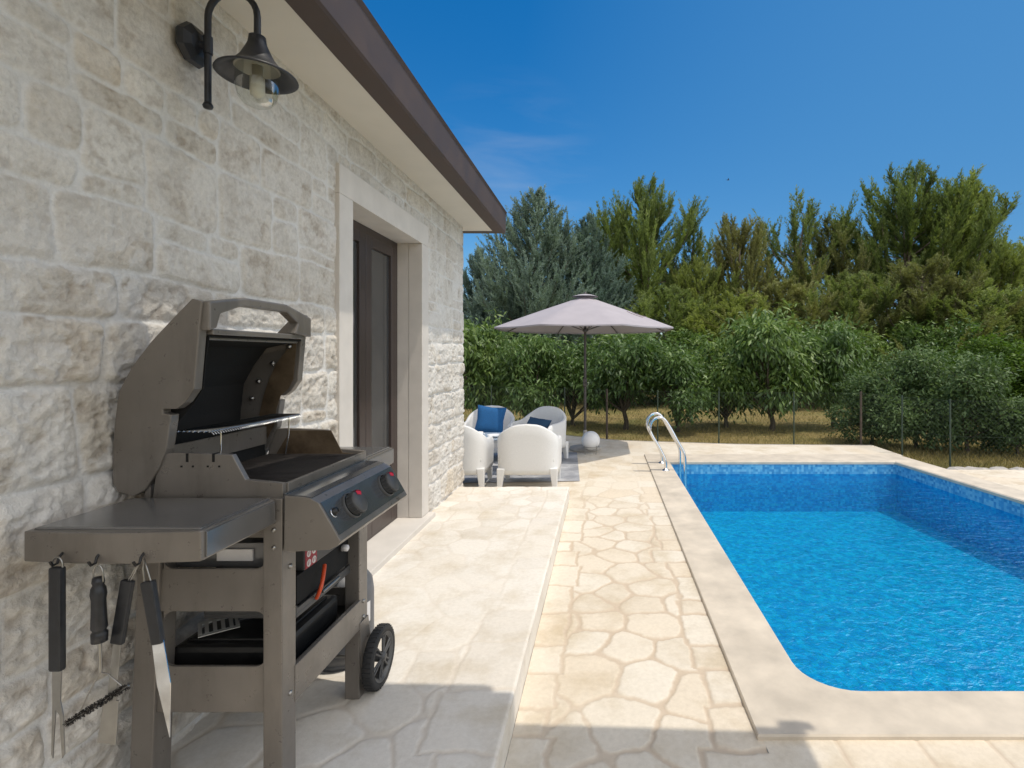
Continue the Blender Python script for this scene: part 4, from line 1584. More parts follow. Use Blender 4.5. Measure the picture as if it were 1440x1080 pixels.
def cushion(name, mat, loc, rot, size, label):
    n_ = 17
    V_, F_ = [], []
    for side in (1, -1):
        for i in range(n_):
            for j in range(n_):
                a, b = -1 + 2 * i / (n_ - 1), -1 + 2 * j / (n_ - 1)
                puff = (max(0, (1 - a ** 4) * (1 - b ** 4))) ** .6
                pin = 1 - .10 * (1 - abs(a * b)) * max(abs(a), abs(b)) ** 3
                V_.append((a * size * pin, side * (.004 + .075 * puff), b * size * pin))
    o_ = n_ * n_
    for i in range(n_ - 1):
        for j in range(n_ - 1):
            a = i * n_ + j
            F_.append((a, a + 1, a + n_ + 1, a + n_)); F_.append((o_ + a, o_ + a + n_, o_ + a + n_ + 1, o_ + a + 1))
    o = MB().add(V_, F_, True).build(name, mat)
    o.location = loc; o.rotation_euler = rot
    return tag(o, label, "cushion")
cushion("cushion", M['cushion'], (-1.80, 8.30, DZ + .66), (-.30, .12, .12), .225, "bright blue square cushion propped in the back left armchair")
cushion("cushion", M['cushion_dark'], (-1.08, 8.28, DZ + .53), (-.75, .1, -.42), .20, "dark navy cushion lying on the seat of the armchair near the parasol pole")

tabl = empty("low_table", (-1.48, 7.62, DZ), "low pale glass-topped table between the four white armchairs", "table")
MB().box(-1.86, -1.10, 7.30, 7.94, DZ + .50, DZ + .52, .006).build("table_top", M['tableglass'], tabl)
for sx in (-1, 1):
    for sy in (-1, 1):
        leg_ = MB(); x, y = -1.48 + sx * .33, 7.62 + sy * .27
        leg_.box(x - .022, x + .022, y - .022, y + .022, DZ + .006, DZ + .50, .006)
        leg_.build("leg", M['resin'], tabl)
MB().box(-1.80, -1.16, 7.36, 7.88, DZ + .455, DZ + .497, .004).build("apron", M['resin'], tabl)
cup = empty("cup", (-1.75, 7.42, DZ + .52), "small white cup on the low table beside the wall corner", "cup")
MB().lathe([(0, .0), (.030, .0), (.036, .01), (.040, .085), (.037, .085), (.033, .012), (0, .010)], (-1.75, 7.42, DZ + .521), (0, 0, 1), 20).build("bowl", M['ball'], cup)
MB().tube([(-1.712, 7.42, DZ + .59), (-1.688, 7.42, DZ + .58), (-1.69, 7.42, DZ + .55), (-1.714, 7.42, DZ + .545)], .005, 6).build("handle", M['ball'], cup)
bwl = MB().lathe([(0, .0), (.05, .0), (.085, .022), (.105, .036), (.102, .038), (.08, .026), (.048, .006), (0, .005)], (-1.56, 7.46, DZ + .521), (0, 0, 1), 24).build("saucer", M['ball'])
tag(bwl, "shallow white dish on the low table in front of the blue cushion", "dish")

# rug
rx, ry = -1.35, 8.0
rgm = MB()
nx_, ny_ = 14, 14
rot = math.radians(4)
V_, F_ = [], []
for i in range(nx_ + 1):
    for j in range(ny_ + 1):
        a, b = (i / nx_ - .5) * 1.9, (j / ny_ - .5) * 2.1
        V_.append((rx + a * math.cos(rot) - b * math.sin(rot), ry + a * math.sin(rot) + b * math.cos(rot), DZ + .008 + .002 * math.sin(i * 1.7) * math.sin(j * 2.3)))
for i in range(nx_):
    for j in range(ny_):
        a = i * (ny_ + 1) + j
        F_.append((a, a + ny_ + 1, a + ny_ + 2, a + 1))
rgm.add(V_, F_, True)
tag(rgm.build("rug", M['rug']), "grey patterned outdoor rug under the white armchairs", "rug")

# ------------------------------------------------------------------ parasol
UX, UYY = -.345, 9.40
par = empty("parasol", (UX, UYY, DZ), "large pale mauve parasol with grey pole over the seating corner", "parasol")
AP, RIM, RR = 2.60, 2.005, 1.62
cn_ = MB()
def canopy_pt(k, f, nseg=8):
    """k in segments (float), f 0 at the hub .. 1 at the rim"""
    a = 2 * PI * k / nseg + PI / 8
    kk = k % 1
    sag = math.sin(PI * kk) * .02 * f
    chord = 1 - (1 - math.cos(PI / nseg)) * math.sin(PI * kk)
    r = (.10 + (RR - .10) * f) * chord
    z_ = AP - .035 - (AP - .035 - RIM) * f ** .96 - sag * .6 + .012 * math.sin(PI * f)
    return (UX + r * math.cos(a), UYY + r * math.sin(a), z_)
ns, nf = 8 * 6, 12
V_, F_ = [], []
for i in range(ns):
    for j in range(nf + 1):
        V_.append(canopy_pt(i / 6, j / nf))
for i in range(ns):
    for j in range(nf):
        a = i * (nf + 1) + j; b = ((i + 1) % ns) * (nf + 1) + j
        F_.append((a, a + 1, b + 1, b))
cn_.add(V_, F_, True)
# hem: short turned-down edge
hv = []
for i in range(ns):
    p = canopy_pt(i / 6, 1.0); hv += [p, (p[0], p[1], p[2] - .022)]
cn_.add(hv, [(2 * i, (2 * i + 2) % (2 * ns), (2 * i + 3) % (2 * ns), 2 * i + 1) for i in range(ns)], True)
can = cn_.build("canopy", M['canopy'], par)
vt = MB()
V_, F_ = [], []
for i in range(ns):
    a = 2 * PI * i / ns + PI / 8
    ch = 1 - .04 * math.sin(PI * ((i / 6) % 1))
    for (r, z_) in ((.02, AP + .03), (.12, AP + .015), (.24, AP - .02)):
        V_.append((UX + r * ch * math.cos(a), UYY + r * ch * math.sin(a), z_))
for i in range(ns):
    for j in range(2):
        a = i * 3 + j; b = ((i + 1) % ns) * 3 + j
        F_.append((a, a + 1, b + 1, b))
vt.add(V_, F_, True)
vt.build("vent", M['canopy'], can)
MB().lathe([(0, AP + .07), (.018, AP + .065), (.024, AP + .045), (.02, AP + .03)], (UX, UYY, 0), (0, 0, 1), 12).build("finial", M['pole'], can)
# faint printed scroll on the right-hand panel
em = MB()
def on_canopy(k, f):
    p = Vector(canopy_pt(k, f)); c_ = Vector((UX, UYY, p.z - .8))
    return p + (p - c_).normalized() * .006
for (kc, fc, rk, rf, a_s, a_e) in ((7.05, .60, .12, .09, .4, 5.6), (7.28, .60, .09, .07, -2.4, 2.6), (7.48, .61, .08, .06, .5, 5.9), (6.86, .60, .06, .10, 1.2, 4.4)):
    pts = [on_canopy(kc + rk * math.cos(a), fc + rf * math.sin(a)) for a in np.linspace(a_s, a_e, 18)]
    em.tube(pts, .005, 4)
em.build("printed_emblem", M['canopy_trim'], can)
pl_ = MB()
pl_.tube([(UX, UYY, DZ + .05), (UX, UYY, AP - .05)], .024, 14)
pl_.build("pole", M['pole'], par)
hbm = MB()
hbm.lathe([(.026, 1.95), (.045, 1.96), (.045, 2.0), (.026, 2.02)], (UX, UYY, 0), (0, 0, 1), 16)
hbm.build('hub', M['pole'], par)
hbm = MB()
hbm.lathe([(.026, AP - .12), (.05, AP - .11), (.05, AP - .06), (.0, AP - .05)], (UX, UYY, 0), (0, 0, 1), 16)
hbm.build("top_hub", M['pole'], par)
for k in range(8):
    rb_ = MB()
    pts = [Vector(canopy_pt(k, f)) - Vector((0, 0, .022)) for f in np.linspace(.02, .99, 8)]
    rb_.tube(pts, .0085, 6)
    mp_ = Vector(canopy_pt(k, .5)) - Vector((0, 0, .025))
    a = 2 * PI * k / 8 + PI / 8
    rb_.tube([(UX + .04 * math.cos(a), UYY + .04 * math.sin(a), 1.98), mp_], .007, 6)
    rb_.build("rib", M['pole'], par)
cr_ = MB()
cr_.box(UX - .035, UX + .035, UYY - .075, UYY - .015, .98, 1.12, .01)
cr_.tube([(UX, UYY - .075, 1.05), (UX, UYY - .10, 1.05), (UX + .06, UYY - .10, 1.03), (UX + .06, UYY - .15, 1.03)], .007, 6)
cr_.build("crank", M['pole'], par)
bs = MB()
bs.lathe([(0, .0), (.27, .0), (.28, .012), (.27, .05), (.10, .075), (.045, .09), (.036, .11), (.036, .34), (.028, .35)], (UX, UYY, DZ + .002), (0, 0, 1), 32)
bs.build("base", M['concrete'], par)

# globe lantern
gl = empty("globe_lantern", (-.235, 9.02, DZ), "white globe lantern in a low stand at the foot of the parasol pole", "lantern")
MB().lathe([(.16 * math.sin(a), -.16 * math.cos(a)) for a in np.linspace(0, PI, 22)], (-.235, 9.02, DZ + .225), (0, 0, 1), 36).build("globe", M['ball'], gl)
st = MB()
for k in range(4):
    a = PI / 4 + k * PI / 2
    ca, sa = math.cos(a), math.sin(a)
    st.tube([(-.235 + .125 * ca, 9.02 + .125 * sa, DZ), (-.235 + .15 * ca, 9.02 + .15 * sa, DZ + .15)], .006, 6)
st.tube([(-.235 + .14 * math.cos(2 * PI * k / 24), 9.02 + .14 * math.sin(2 * PI * k / 24), DZ + .125) for k in range(24)], .006, 6, closed=True)
st.build("stand", M['steel'], gl)

# ------------------------------------------------------------------ pool ladder
lad = empty("pool_ladder", (.9, 7.85, CZ), "polished steel pool ladder with two arched handrails at the far left corner of the pool", "ladder")
for yy in (7.60, 8.12):
    hr = MB()
    bx_ = .885
    ctl = [(bx_, -.0), (bx_, .10), (bx_ - .02, .18), (bx_ - .10, .34), (bx_ - .19, .49), (bx_ - .225, .58), (bx_ - .215, .68), (bx_ - .165, .745), (bx_ - .09, .765), (bx_ - .02, .735), (bx_ + .06, .62), (bx_ + .17, .42), (bx_ + .25, .28), (bx_ + .275, .20), (bx_ + .28, .08), (bx_ + .28, -.3), (bx_ + .28, -.72)]
    cv = []
    P_ = [Vector((x, yy, CZ + z_)) for x, z_ in ctl]
    for i in range(len(P_) - 1):          # Catmull-Rom
        p0, p1, p2, p3 = P_[max(i - 1, 0)], P_[i], P_[i + 1], P_[min(i + 2, len(P_) - 1)]
        for s_ in range(5):
            u_ = s_ / 5
            cv.append(.5 * ((2 * p1) + (p2 - p0) * u_ + (2 * p0 - 5 * p1 + 4 * p2 - p3) * u_ ** 2 + (3 * p1 - p0 - 3 * p2 + p3) * u_ ** 3))
    cv.append(P_[-1])
    hr.tube(cv, .0215, 14)
    ho = hr.build("handrail", M['chrome'], lad)
    MB().lathe([(.022, .03), (.03, .022), (.05, .010), (.055, .003), (.055, .001)], (bx_, yy, CZ), (0, 0, 1), 24).build("flange", M['chrome'], ho)
for z_ in (-.28, -.50, -.72):
    MB().box(1.10, 1.19, 7.62, 8.10, CZ + z_ - .012, CZ + z_ + .012, .006).build("tread", M['chrome'], lad)

# ------------------------------------------------------------------ fence
fence = empty("wire_fence", (1.0, 10.1, LZ), "low green chain-link garden fence with thin posts behind the pool and parasol", "fence")
line = [(-4.2, 12.95), (-2.6, 12.1), (-.85, 11.25), (.05, 10.72), (1.05, 10.38), (2.2, 10.12), (3.6, 10.0), (4.85, 9.95), (5.12, 9.05), (5.42, 8.25), (6.9, 8.05), (8.4, 7.9), (10, 7.8)]
FT_ = .82
for i, (x, y) in enumerate(line):
    mt = M['wood'] if i in (3, 7) else M['fencegreen']
    r_ = .022 if i in (3, 7) else .014
    MB().tube([(x, y, LZ - .02), (x, y, FT_ + .03)], r_, 8).build("post", mt, fence)
wm = MB()
for (a, b) in zip(line[:-1], line[1:]):
    A_, B_ = Vector((*a, 0)), Vector((*b, 0))
    L = (B_ - A_).length; d = (B_ - A_) / L
    hgt = FT_ - LZ - .05
    for z_ in (LZ + .05, (LZ + FT_) / 2, FT_):
        wm.tube([A_ + Vector((0, 0, z_)), B_ + Vector((0, 0, z_))], .0018, 3, caps=False)
    s_ = -hgt
    stp = .075
    while s_ < L:
        for sg in (1, -1):
            if sg == 1: p, q = (s_, LZ + .05), (s_ + hgt, FT_)
            else: p, q = (s_, FT_), (s_ + hgt, LZ + .05)
            def clip(p, q):
                (u0, z0), (u1, z1) = p, q
                if u0 < 0: z0 += (z1 - z0) * (0 - u0) / (u1 - u0); u0 = 0
                if u1 > L: z1 -= (z1 - z0) * (u1 - L) / (u1 - u0); u1 = L
                return (u0, z0), (u1, z1)
            (u0, z0), (u1, z1) = clip(p, q)
            if u1 > u0:
                wm.tube([A_ + d * u0 + Vector((0, 0, z0)), A_ + d * u1 + Vector((0, 0, z1))], .0011, 3, caps=False)
        s_ += stp
wm.build("wire_mesh", M['fencegreen'], fence)

# ------------------------------------------------------------------ plants
def leaf_quads(base, dirs, normals, length, width, bend=0.0):
    """diamond leaves; returns V,Q"""
    d = dirs / np.maximum(np.linalg.norm(dirs, axis=1, keepdims=True), 1e-6)
    s = np.cross(d, normals); s /= np.maximum(np.linalg.norm(s, axis=1, keepdims=True), 1e-6)
    length = length[:, None]; width = width[:, None]
    mid_ = base + d * length * .45 + np.array([0, 0, 1]) * 0
    tip = base + d * length - np.array([0, 0, 1.0]) * length * bend
    V = np.stack([base, mid_ + s * width * .5, tip, mid_ - s * width * .5], 1).reshape(-1, 3)
    Q = np.arange(len(base) * 4).reshape(-1, 4)
    return V, Q


def rnd_unit(n, rg):
    v = rg.normal(size=(n, 3))
    return v / np.linalg.norm(v, axis=1, keepdims=True)


def conifer(seed, h, r, kind):
    """trunk with ascending limbs that end in feathery plumes of needles"""
    rg = np.random.default_rng(seed)
    P = {'pine': dict(n=62, f0=.08, el=(.05, .75), up=1.1, n2=11, l2=(.20, .42), sp=.026, ln=(.11, .22), wd=.15, prof='round', spread=.62, lat=(.15, .85), bend=.42),
         'sparse': dict(n=40, f0=.18, el=(.05, .75), up=1.1, n2=8, l2=(.18, .40), sp=.032, ln=(.11, .21), wd=.15, prof='round', spread=.62, lat=(.15, .85), bend=.42),
         'cedar': dict(n=150, f0=.02, el=(-.02, .50), up=.75, n2=15, l2=(.22, .38), sp=.024, ln=(.09, .17), wd=.24, prof='cone', spread=.80, lat=(.25, .95), bend=.18)}[kind]
    tr = MB()
    lean = rg.uniform(-.04, .04, 2) * h
    def tpos(f): return np.array([lean[0] * f * f + .07 * math.sin(5 * f + seed), lean[1] * f * f + .07 * math.cos(4 * f + seed), h * f])
    ft = .97 if P['prof'] == 'cone' else .90
    tr.tube([tuple(tpos(f)) for f in np.linspace(0, ft, 12)], [max(.012, .017 * h * (1 - f) ** .9) for f in np.linspace(0, ft, 12)], 7)
    B_, D_, T_, L_ = [], [], [], []
    for i in range(P['n']):
        f = P['f0'] + (1 - P['f0']) * ((i + rg.random()) / P['n']) ** (1.0 if P['prof'] == 'cone' else .85)
        f = min(f, .985)
        az = i * 2.399 + rg.uniform(-.6, .6)
        if P['prof'] == 'cone':
            L = r * ((1 - f) ** .85 + .06) * rg.uniform(.75, 1.22)
            el = rg.uniform(*P['el']) + .5 * f ** 2
        else:
            L = r * (.50 + .75 * math.sin(PI * min(1, .12 + f * .95))) * rg.uniform(.45, 1.35)
            L = min(L, .48 * h * (1.08 - f) + .5)
            el = rg.uniform(*P['el']) + .45 * f
        out = np.array([math.cos(az), math.sin(az), 0])
        npnt = 8
        pts = [tpos(f * .95)]
        e_ = el
        for k in range(1, npnt):
            d_ = out * math.cos(e_) + np.array([0, 0, 1]) * math.sin(e_)
            pts.append(pts[-1] + d_ * L * 1.12 / (npnt - 1))
            e_ = min(1.5, e_ + P['up'] / (npnt - 1))
        pts = np.array(pts)
        tr.tube([tuple(p) for p in pts], [max(.006, .011 * L * (1.1 - u_)) for u_ in np.linspace(0, 1, npnt)], 4, caps=False)
        if kind != 'cedar' and f < .45 and i % 4 == 0:      # dead, bare limb
            q0 = tpos(f * .8)
            dz_ = out * .8 + np.array([0, 0, rg.uniform(.1, .7)])
            m_ = q0 + dz_ * L * .5 + rg.normal(size=3) * .05; e2 = q0 + dz_ * L * 1.05 + rg.normal(size=3) * .1
            tr.tube([tuple(q0), tuple(m_), tuple(e2)], [.028, .02, .006], 4, caps=False)
            for _q in range(3):
                tr.tube([tuple(q0 + (e2 - q0) * rg.uniform(.4, .9)), tuple(e2 + rg.normal(size=3) * .3)], [.010, .004], 3, caps=False)
        n2 = max(5, int(P['n2'] * max(.5, min(1.5, L / 1.6))))
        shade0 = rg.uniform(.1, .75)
        for j in range(n2):
            u_ = .16 + .84 * (j + rg.random()) / n2
            k = min(npnt - 2, int(u_ * (npnt - 1)))
            b0 = pts[k] + (pts[k + 1] - pts[k]) * (u_ * (npnt - 1) - k)
            tang = pts[k + 1] - pts[k]; tang /= np.linalg.norm(tang)
            sd_ = rnd_unit(1, rg)[0]
            sd_ -= tang * sd_.dot(tang)
            dd = tang * rg.uniform(.7, 1.1) + sd_ * rg.uniform(*P['lat']) + np.array([0, 0, .35 if P['prof'] != 'cone' else .15])
            dd /= np.linalg.norm(dd)
            L2 = L * rg.uniform(*P['l2']) * (1.2 - .5 * u_) + .16
            nl = max(8, int(L2 / P['sp']) * (4 if kind != 'cedar' else 3))
            w_ = rg.random(nl)
            bend = np.array([0, 0, P['bend']])[None] * (w_ ** 2)[:, None] * L2
            pb_ = b0[None] + dd[None] * (L2 * w_)[:, None] + bend + rg.normal(size=(nl, 3)) * .016
            rr_ = rnd_unit(nl, rg) * P['spread'] + dd[None] + np.array([0, 0, .2 + P['bend'] * .8])
            B_.append(pb_); D_.append(rr_)
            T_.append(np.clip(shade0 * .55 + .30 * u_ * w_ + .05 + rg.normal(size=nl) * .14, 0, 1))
            L_.append(rg.uniform(*P['ln'], nl) * (1.1 - .45 * w_))
    B_ = np.concatenate(B_); D_ = np.concatenate(D_); T_ = np.concatenate(T_); L_ = np.concatenate(L_)
    n_ = len(B_)
    V, Q = leaf_quads(B_, D_, rnd_unit(n_, rg), L_, L_ * P['wd'])
    return tr, V, Q, np.repeat(T_, 4)


def broadleaf(seed, h, r, zlow, n_cl, leaf, droop, wid, nlobes=9, per=15, tight=1.0):
    """short trunk, forking limbs, crown of leaf clusters in overlapping lobes"""
    rg = np.random.default_rng(seed)
    tr = MB()
    fork = np.array([rg.uniform(-.05, .05), rg.uniform(-.05, .05), max(.18, zlow * .9 + .1)])
    tr.tube([(0, 0, -.03), tuple(fork * .5 + np.array([.03, 0, 0])), tuple(fork)], [.055 * h / 2.7 + .012, .045 * h / 2.7, .04 * h / 2.7], 7)
    lobes = []
    for k in range(nlobes):
        a = k * 2.4 + rg.uniform(-.4, .4)
        zz = zlow + (h - zlow) * (.30 + .62 * rg.random())
        rr_ = r * rg.uniform(.25, .72) * (1 - .35 * (zz - zlow) / (h - zlow))
        c_ = np.array([rr_ * math.cos(a), rr_ * math.sin(a), zz - .10 * h])
        lobes.append((c_, np.array([r * rg.uniform(.32, .5), r * rg.uniform(.32, .5), (h - zlow) * rg.uniform(.20, .32)]) * tight))
        m_ = fork + (c_ - fork) * .5 + rg.normal(size=3) * .05
        tr.tube([tuple(fork), tuple(m_), tuple(c_)], [.03 * h / 2.7, .02 * h / 2.7, .008], 5, caps=False)
        for q_ in range(3):
            e_ = c_ + rnd_unit(1, rg)[0] * lobes[-1][1] * .8
            tr.tube([tuple(m_ + (c_ - m_) * rg.random()), tuple(e_)], [.01 * h / 2.7, .004], 4, caps=False)
    Bs, Ds, Ts = [], [], []
    for _ in range(n_cl):
        c_, s_ = lobes[rg.integers(nlobes)]
        u_ = rnd_unit(1, rg)[0]
        p = c_ + u_ * s_ * rg.uniform(.45, 1.05) ** .6
        if p[2] < zlow * .55: continue
        if rg.random() < .16: p = p + (rnd_unit(1, rg)[0] + np.array([0, 0, .5])) * .24 * r
        nl = per
        dd = rnd_unit(nl, rg) * .8 + u_ * .5 + np.array([0, 0, -droop])
        Bs.append(p[None] + rg.normal(size=(nl, 3)) * leaf * .75); Ds.append(dd)
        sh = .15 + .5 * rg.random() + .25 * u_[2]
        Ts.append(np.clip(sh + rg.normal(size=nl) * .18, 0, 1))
    Bs = np.concatenate(Bs); Ds = np.concatenate(Ds); Ts = np.concatenate(Ts)
    n_ = len(Bs)
    ln = rg.uniform(.7, 1.25, n_) * leaf
    nr = rnd_unit(n_, rg) + np.array([0, 0, .6])
    V, Q = leaf_quads(Bs, Ds, nr, ln, ln * wid, .12)
    return tr, V, Q, np.repeat(Ts, 4)


protos = {}
def plant(key, maker, name, mat, bark, loc, scale, rz, label, cat, group, leafname="crown", trunkname="trunk"):
    if key not in protos:
        tr, V, Q, T = maker()
        root = empty(name, (0, 0, 0))
        tr.build(trunkname, bark, root)
        np_mesh(leafname, V, Q, mat, {"tint": T}, parent=root)
        protos[key] = root
        o = root
    else:
        o = copy_tree(protos[key])
    o.location = loc
    o.scale = scale if isinstance(scale, tuple) else (scale,) * 3
    o.rotation_euler = (0, 0, rz)
    tag(o, label, cat, group)
    return o


def gx(px, Y): return (px - 850) / F * Y
def gh(py, Y): return H + (500 - py) / F * Y - LZ

# blue-green cedars behind the parasol
for i, (px, py, Y, wd, key, lab) in enumerate([
        (750, 262, 21, 122, 0, "tallest blue-green conifer, its pointed top just right of the roof end"),
        (822, 300, 22, 92, 1, "blue-green conifer directly above the parasol, lower than its bluish neighbour"),
        (668, 345, 22, 88, 1, "blue-green conifer showing at the edge of the stone wall below the roof end")]):
    h_ = gh(py, Y); w_ = wd / F * Y
    plant("cedar%d" % key, lambda k=key, h=h_, w=w_: conifer(300 + k, 10.0, 10 * w / h, 'cedar'), "blue_conifer", M['cedar'], M['bark_pine'],
          (gx(px, Y), Y, LZ), (h_ / 10 * 1.06, h_ / 10 * 1.06, h_ / 10), i * 1.3, lab, "conifer", "blue-green conifers beyond the garden")

# pines
pines = [
    (902, 238, 27, 78, 'a', "tall dark green pine with a broad feathery top left of the open sky gap"),
    (862, 292, 29, 60, 'b', "narrow pine behind the bluish conifers, left of the broad feathery pine"),
    (962, 292, 28, 44, 'c', "slim pine leaning out at the right of the broad feathery pine"),
    (988, 345, 25, 48, 'b', "short pine standing in the dip of the tree line"),
    (1040, 288, 26, 60, 'd', "olive pine with brownish needles right of the dip in the tree line"),
    (1112, 256, 27, 62, 'c', "thin see-through pine with bare upper branches in the middle of the row"),
    (1172, 288, 28, 70, 'd', "brown-tinged pine between the thin pine and the tallest pine"),
    (1272, 213, 26, 88, 'a', "tallest pine of the row, high above the laurel hedge"),
    (1338, 236, 27, 88, 'b', "second tallest pine, just right of the tallest one"),
    (1402, 326, 25, 75, 'a', "lower green pine near the right edge of the photo"),
    (1470, 320, 27, 85, 'c', "sparse pine cut by the right edge of the photo"),
    (940, 392, 21, 70, 'a', "low olive pine right behind the parasol canopy"),
    (1020, 402, 21, 72, 'b', "low olive pine behind the fruit trees below the dip"),
    (1105, 382, 22, 78, 'd', "low brownish pine behind the middle fruit tree"),
    (1200, 372, 22, 80, 'a', "low bushy pine under the thin see-through pine"),
    (1290, 352, 21, 85, 'd', "low brownish pine above the laurel bushes"),
    (1378, 382, 20, 85, 'b', "low green pine above the bright hedge"),
    (1455, 412, 19, 85, 'a', "low pine at the right edge behind the bright hedge"),
]
pk = {'a': (401, 'pine', .24, M['pine']), 'b': (402, 'pine', .20, M['pine']), 'c': (403, 'sparse', .19, M['pine']), 'd': (404, 'pine', .23, M['pine_dry'])}
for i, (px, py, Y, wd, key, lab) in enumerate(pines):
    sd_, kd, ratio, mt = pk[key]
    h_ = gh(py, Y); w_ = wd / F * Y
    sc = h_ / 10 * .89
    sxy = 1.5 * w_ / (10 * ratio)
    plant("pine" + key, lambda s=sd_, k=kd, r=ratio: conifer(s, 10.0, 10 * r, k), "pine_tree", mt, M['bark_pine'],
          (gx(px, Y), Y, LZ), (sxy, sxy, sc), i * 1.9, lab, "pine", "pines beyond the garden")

# fruit trees behind the fence
fruits = [
    (672, 445, 13.6, 1.15, 0, "leafy green fruit tree at the edge of the stone wall behind the white chairs"),
    (738, 466, 13.2, 1.05, 3, "leafy green fruit tree left of the parasol pole"),
    (806, 484, 13.8, 1.05, 1, "leafy green fruit tree right behind the parasol pole"),
    (880, 460, 13.0, 1.10, 2, "leafy green fruit tree behind the right rim of the parasol"),
    (955, 494, 12.6, 1.05, 1, "leafy green fruit tree behind the pool ladder"),
    (1022, 474, 13.4, 1.10, 3, "leafy green fruit tree between the ladder and the tall middle fruit tree"),
    (1085, 434, 12.8, 1.20, 0, "tallest fruit tree, its bare trunk showing above the middle of the far pool edge"),
    (1172, 442, 13.2, 1.05, 2, "rightmost leafy fruit tree, next to the laurel bushes"),
]
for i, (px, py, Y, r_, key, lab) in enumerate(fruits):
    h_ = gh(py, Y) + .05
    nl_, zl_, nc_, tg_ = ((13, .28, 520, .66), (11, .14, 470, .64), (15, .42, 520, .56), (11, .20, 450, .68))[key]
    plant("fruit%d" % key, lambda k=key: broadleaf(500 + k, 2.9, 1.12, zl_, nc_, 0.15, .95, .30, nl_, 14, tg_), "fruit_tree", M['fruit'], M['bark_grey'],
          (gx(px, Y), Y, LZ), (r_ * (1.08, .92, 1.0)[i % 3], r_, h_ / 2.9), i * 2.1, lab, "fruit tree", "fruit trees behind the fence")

# laurel bushes at the right of the pool
laurels = [
    (1225, 525, 10.9, .95, 0, "grey-green laurel bush at the far right pool corner"),
    (1290, 492, 10.2, 1.0, 1, "tallest grey-green laurel bush behind the right edge of the pool"),
    (1362, 500, 9.8, 1.0, 0, "grey-green laurel bush behind the thin fence post at the right"),
    (1428, 560, 9.6, .75, 1, "smaller laurel bush beside the bare stretch of wire fence at the right edge"),
]
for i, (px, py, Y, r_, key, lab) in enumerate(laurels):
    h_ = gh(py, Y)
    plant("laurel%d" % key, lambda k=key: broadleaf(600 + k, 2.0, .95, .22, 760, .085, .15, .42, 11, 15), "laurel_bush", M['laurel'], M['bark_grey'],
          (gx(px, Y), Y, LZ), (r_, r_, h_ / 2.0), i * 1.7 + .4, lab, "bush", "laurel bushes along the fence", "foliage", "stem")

# bright hedge and dark understorey behind
hedges = [
    (1330, 500, 15.5, 1.5, "bright green bush above the left laurel bushes"),
    (1400, 478, 15.0, 1.6, "bright green bush at the right, tallest of the bright ones"),
    (1475, 486, 14.5, 1.6, "bright green bush cut by the right edge of the photo"),
]
for i, (px, py, Y, r_, lab) in enumerate(hedges):
    h_ = gh(py, Y)
    plant("hedge", lambda: broadleaf(700, 2.2, 1.0, .10, 900, .07, .1, .5, 12, 16), "green_bush", M['hedge'], M['bark_grey'],
          (gx(px, Y), Y, LZ), (r_, r_, h_ / 2.2), i * 2.2, lab, "bush", "bright green bushes at the right", "foliage", "stem")
under = [(640, 470), (720, 480), (800, 485), (880, 470), (960, 470), (1040, 470), (1120, 465), (1200, 470), (1280, 460), (1360, 460), (1450, 450)]
names_u = ["behind the chair by the wall", "behind the blue cushion", "behind the parasol pole", "right of the parasol pole", "behind the pool ladder", "left of the tallest fruit tree", "right of the tallest fruit tree", "behind the rightmost fruit tree", "behind the left laurel bush", "behind the tallest laurel bush", "behind the right edge's wire fence"]
for i, ((px, py), nm) in enumerate(zip(under, names_u)):
    Y = 18.5 + (i % 3) * .8
    h_ = gh(py, Y)
    plant("under", lambda: broadleaf(800, 2.6, 1.3, .05, 700, .13, .2, .4, 12, 13), "dark_shrub", M['fruit'], M['bark_grey'],
          (gx(px, Y), Y, LZ), (1.35, 1.2, h_ / 2.6), i * 1.37, "dark green shrub in the shade under the pines, " + nm, "shrub", "dark shrubs under the pines", "foliage", "stem")

# dry grass: one uncountable mass
rg3 = np.random.default_rng(77)
n_ = 52000
Yg = 9.6 + 11 * rg3.random(n_) ** 1.5
Xg = rg3.uniform(-.55, .95, n_) * Yg
ok = (Yg > deck_edge(Xg) + .1) & ~((Xg > 5.0) & (Yg < 8.4))
Xg, Yg = Xg[ok], Yg[ok]
dens = fbm(Xg * .8, Yg * .8, 201, 3)
ok = dens > rg3.uniform(.25, .6, len(dens))
Xg, Yg, dens = Xg[ok], Yg[ok], dens[ok]
extra = 9000                                    # rough strip on the right, outside the pool
X2 = rg3.uniform(5.3, 9, extra); Y2 = rg3.uniform(7.9, 10.5, extra)
Xg = np.concatenate([Xg, X2]); Yg = np.concatenate([Yg, Y2]); dens = np.concatenate([dens, rg3.random(extra)])
n_ = len(Xg)
base = np.stack([Xg, Yg, np.full(n_, LZ)], 1)
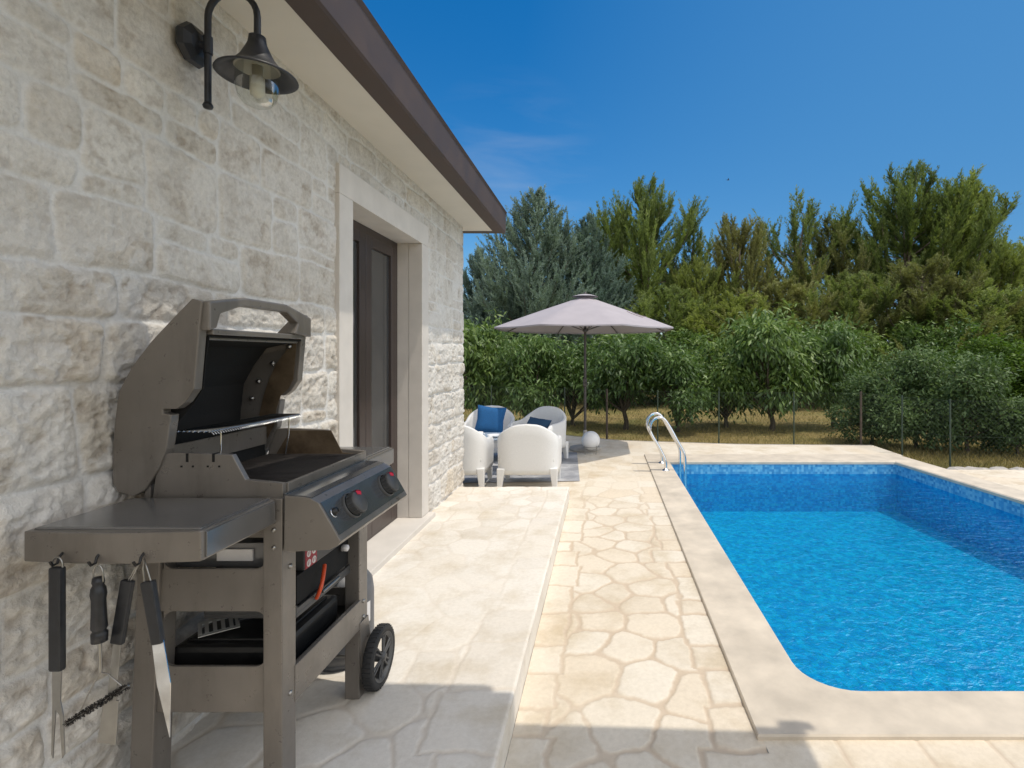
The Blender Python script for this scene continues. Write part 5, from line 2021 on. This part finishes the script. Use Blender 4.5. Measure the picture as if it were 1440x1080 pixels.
dd = rnd_unit(n_, rg3) * .55 + np.array([0, 0, 1])
ln = rg3.uniform(.04, .13, n_)
V, Q = leaf_quads(base, dd, rnd_unit(n_, rg3), ln, ln * .0 + rg3.uniform(.006, .014, n_))
og = np_mesh("dry_grass", V, Q, M['drygrass'], {"tint": np.repeat(np.clip(dens + rg3.normal(size=n_) * .2, 0, 1), 4)})
tag(og, "dry yellowish grass growing under the fruit trees", "grass", kind="stuff")

# stones edging the garden at the right
eg = random.Random(9)
for k in range(9):
    bm = bmesh.new()
    bmesh.ops.create_icosphere(bm, subdivisions=2, radius=1)
    sx, sy, sz = eg.uniform(.12, .22), eg.uniform(.08, .13), eg.uniform(.05, .09)
    for v in bm.verts:
        nn_ = 1 + .18 * math.sin(v.co.x * 5 + k) * math.cos(v.co.y * 4 + 2 * k) + .1 * eg.uniform(-1, 1)
        v.co = Vector((v.co.x * sx, v.co.y * sy, v.co.z * sz)) * nn_
    x = 5.25 + k * .30
    o = MB().bm(bm, False, Matrix.Translation((x, 7.86 - .02 * k + eg.uniform(-.03, .03), DZ - .03)) @ Matrix.Rotation(eg.uniform(-.3, .3), 4, 'Z')).build("edging_stone", M['concrete'])
    tag(o, "pale rough edging stone lying along the garden bed right of the pool", "stone", "edging stones right of the pool")

# a bird far up in the sky
bp = at(1024, 253, 60)
bird = MB()
bird.lathe([(0, -.16), (.03, -.12), (.055, -.02), (.045, .06), (.03, .10), (.028, .13), (0, .17)], bp, (1, .2, .1), 8)
for s_ in (-1, 1):
    bird.add([bp + Vector((.06, 0, .02)), bp + Vector((.02, s_ * .22, .12)), bp + Vector((-.10, s_ * .42, .05)), bp + Vector((-.06, s_ * .2, .07)), bp + Vector((-.07, 0, .01))], [(0, 1, 2, 3), (0, 3, 4)])
bird.add([bp + Vector((-.14, 0, 0)), bp + Vector((-.26, .05, 0)), bp + Vector((-.26, -.05, 0))], [(0, 1, 2)])
tag(bird.build("bird", M['black']), "tiny dark bird flying in the blue sky above the dip in the trees", "bird")
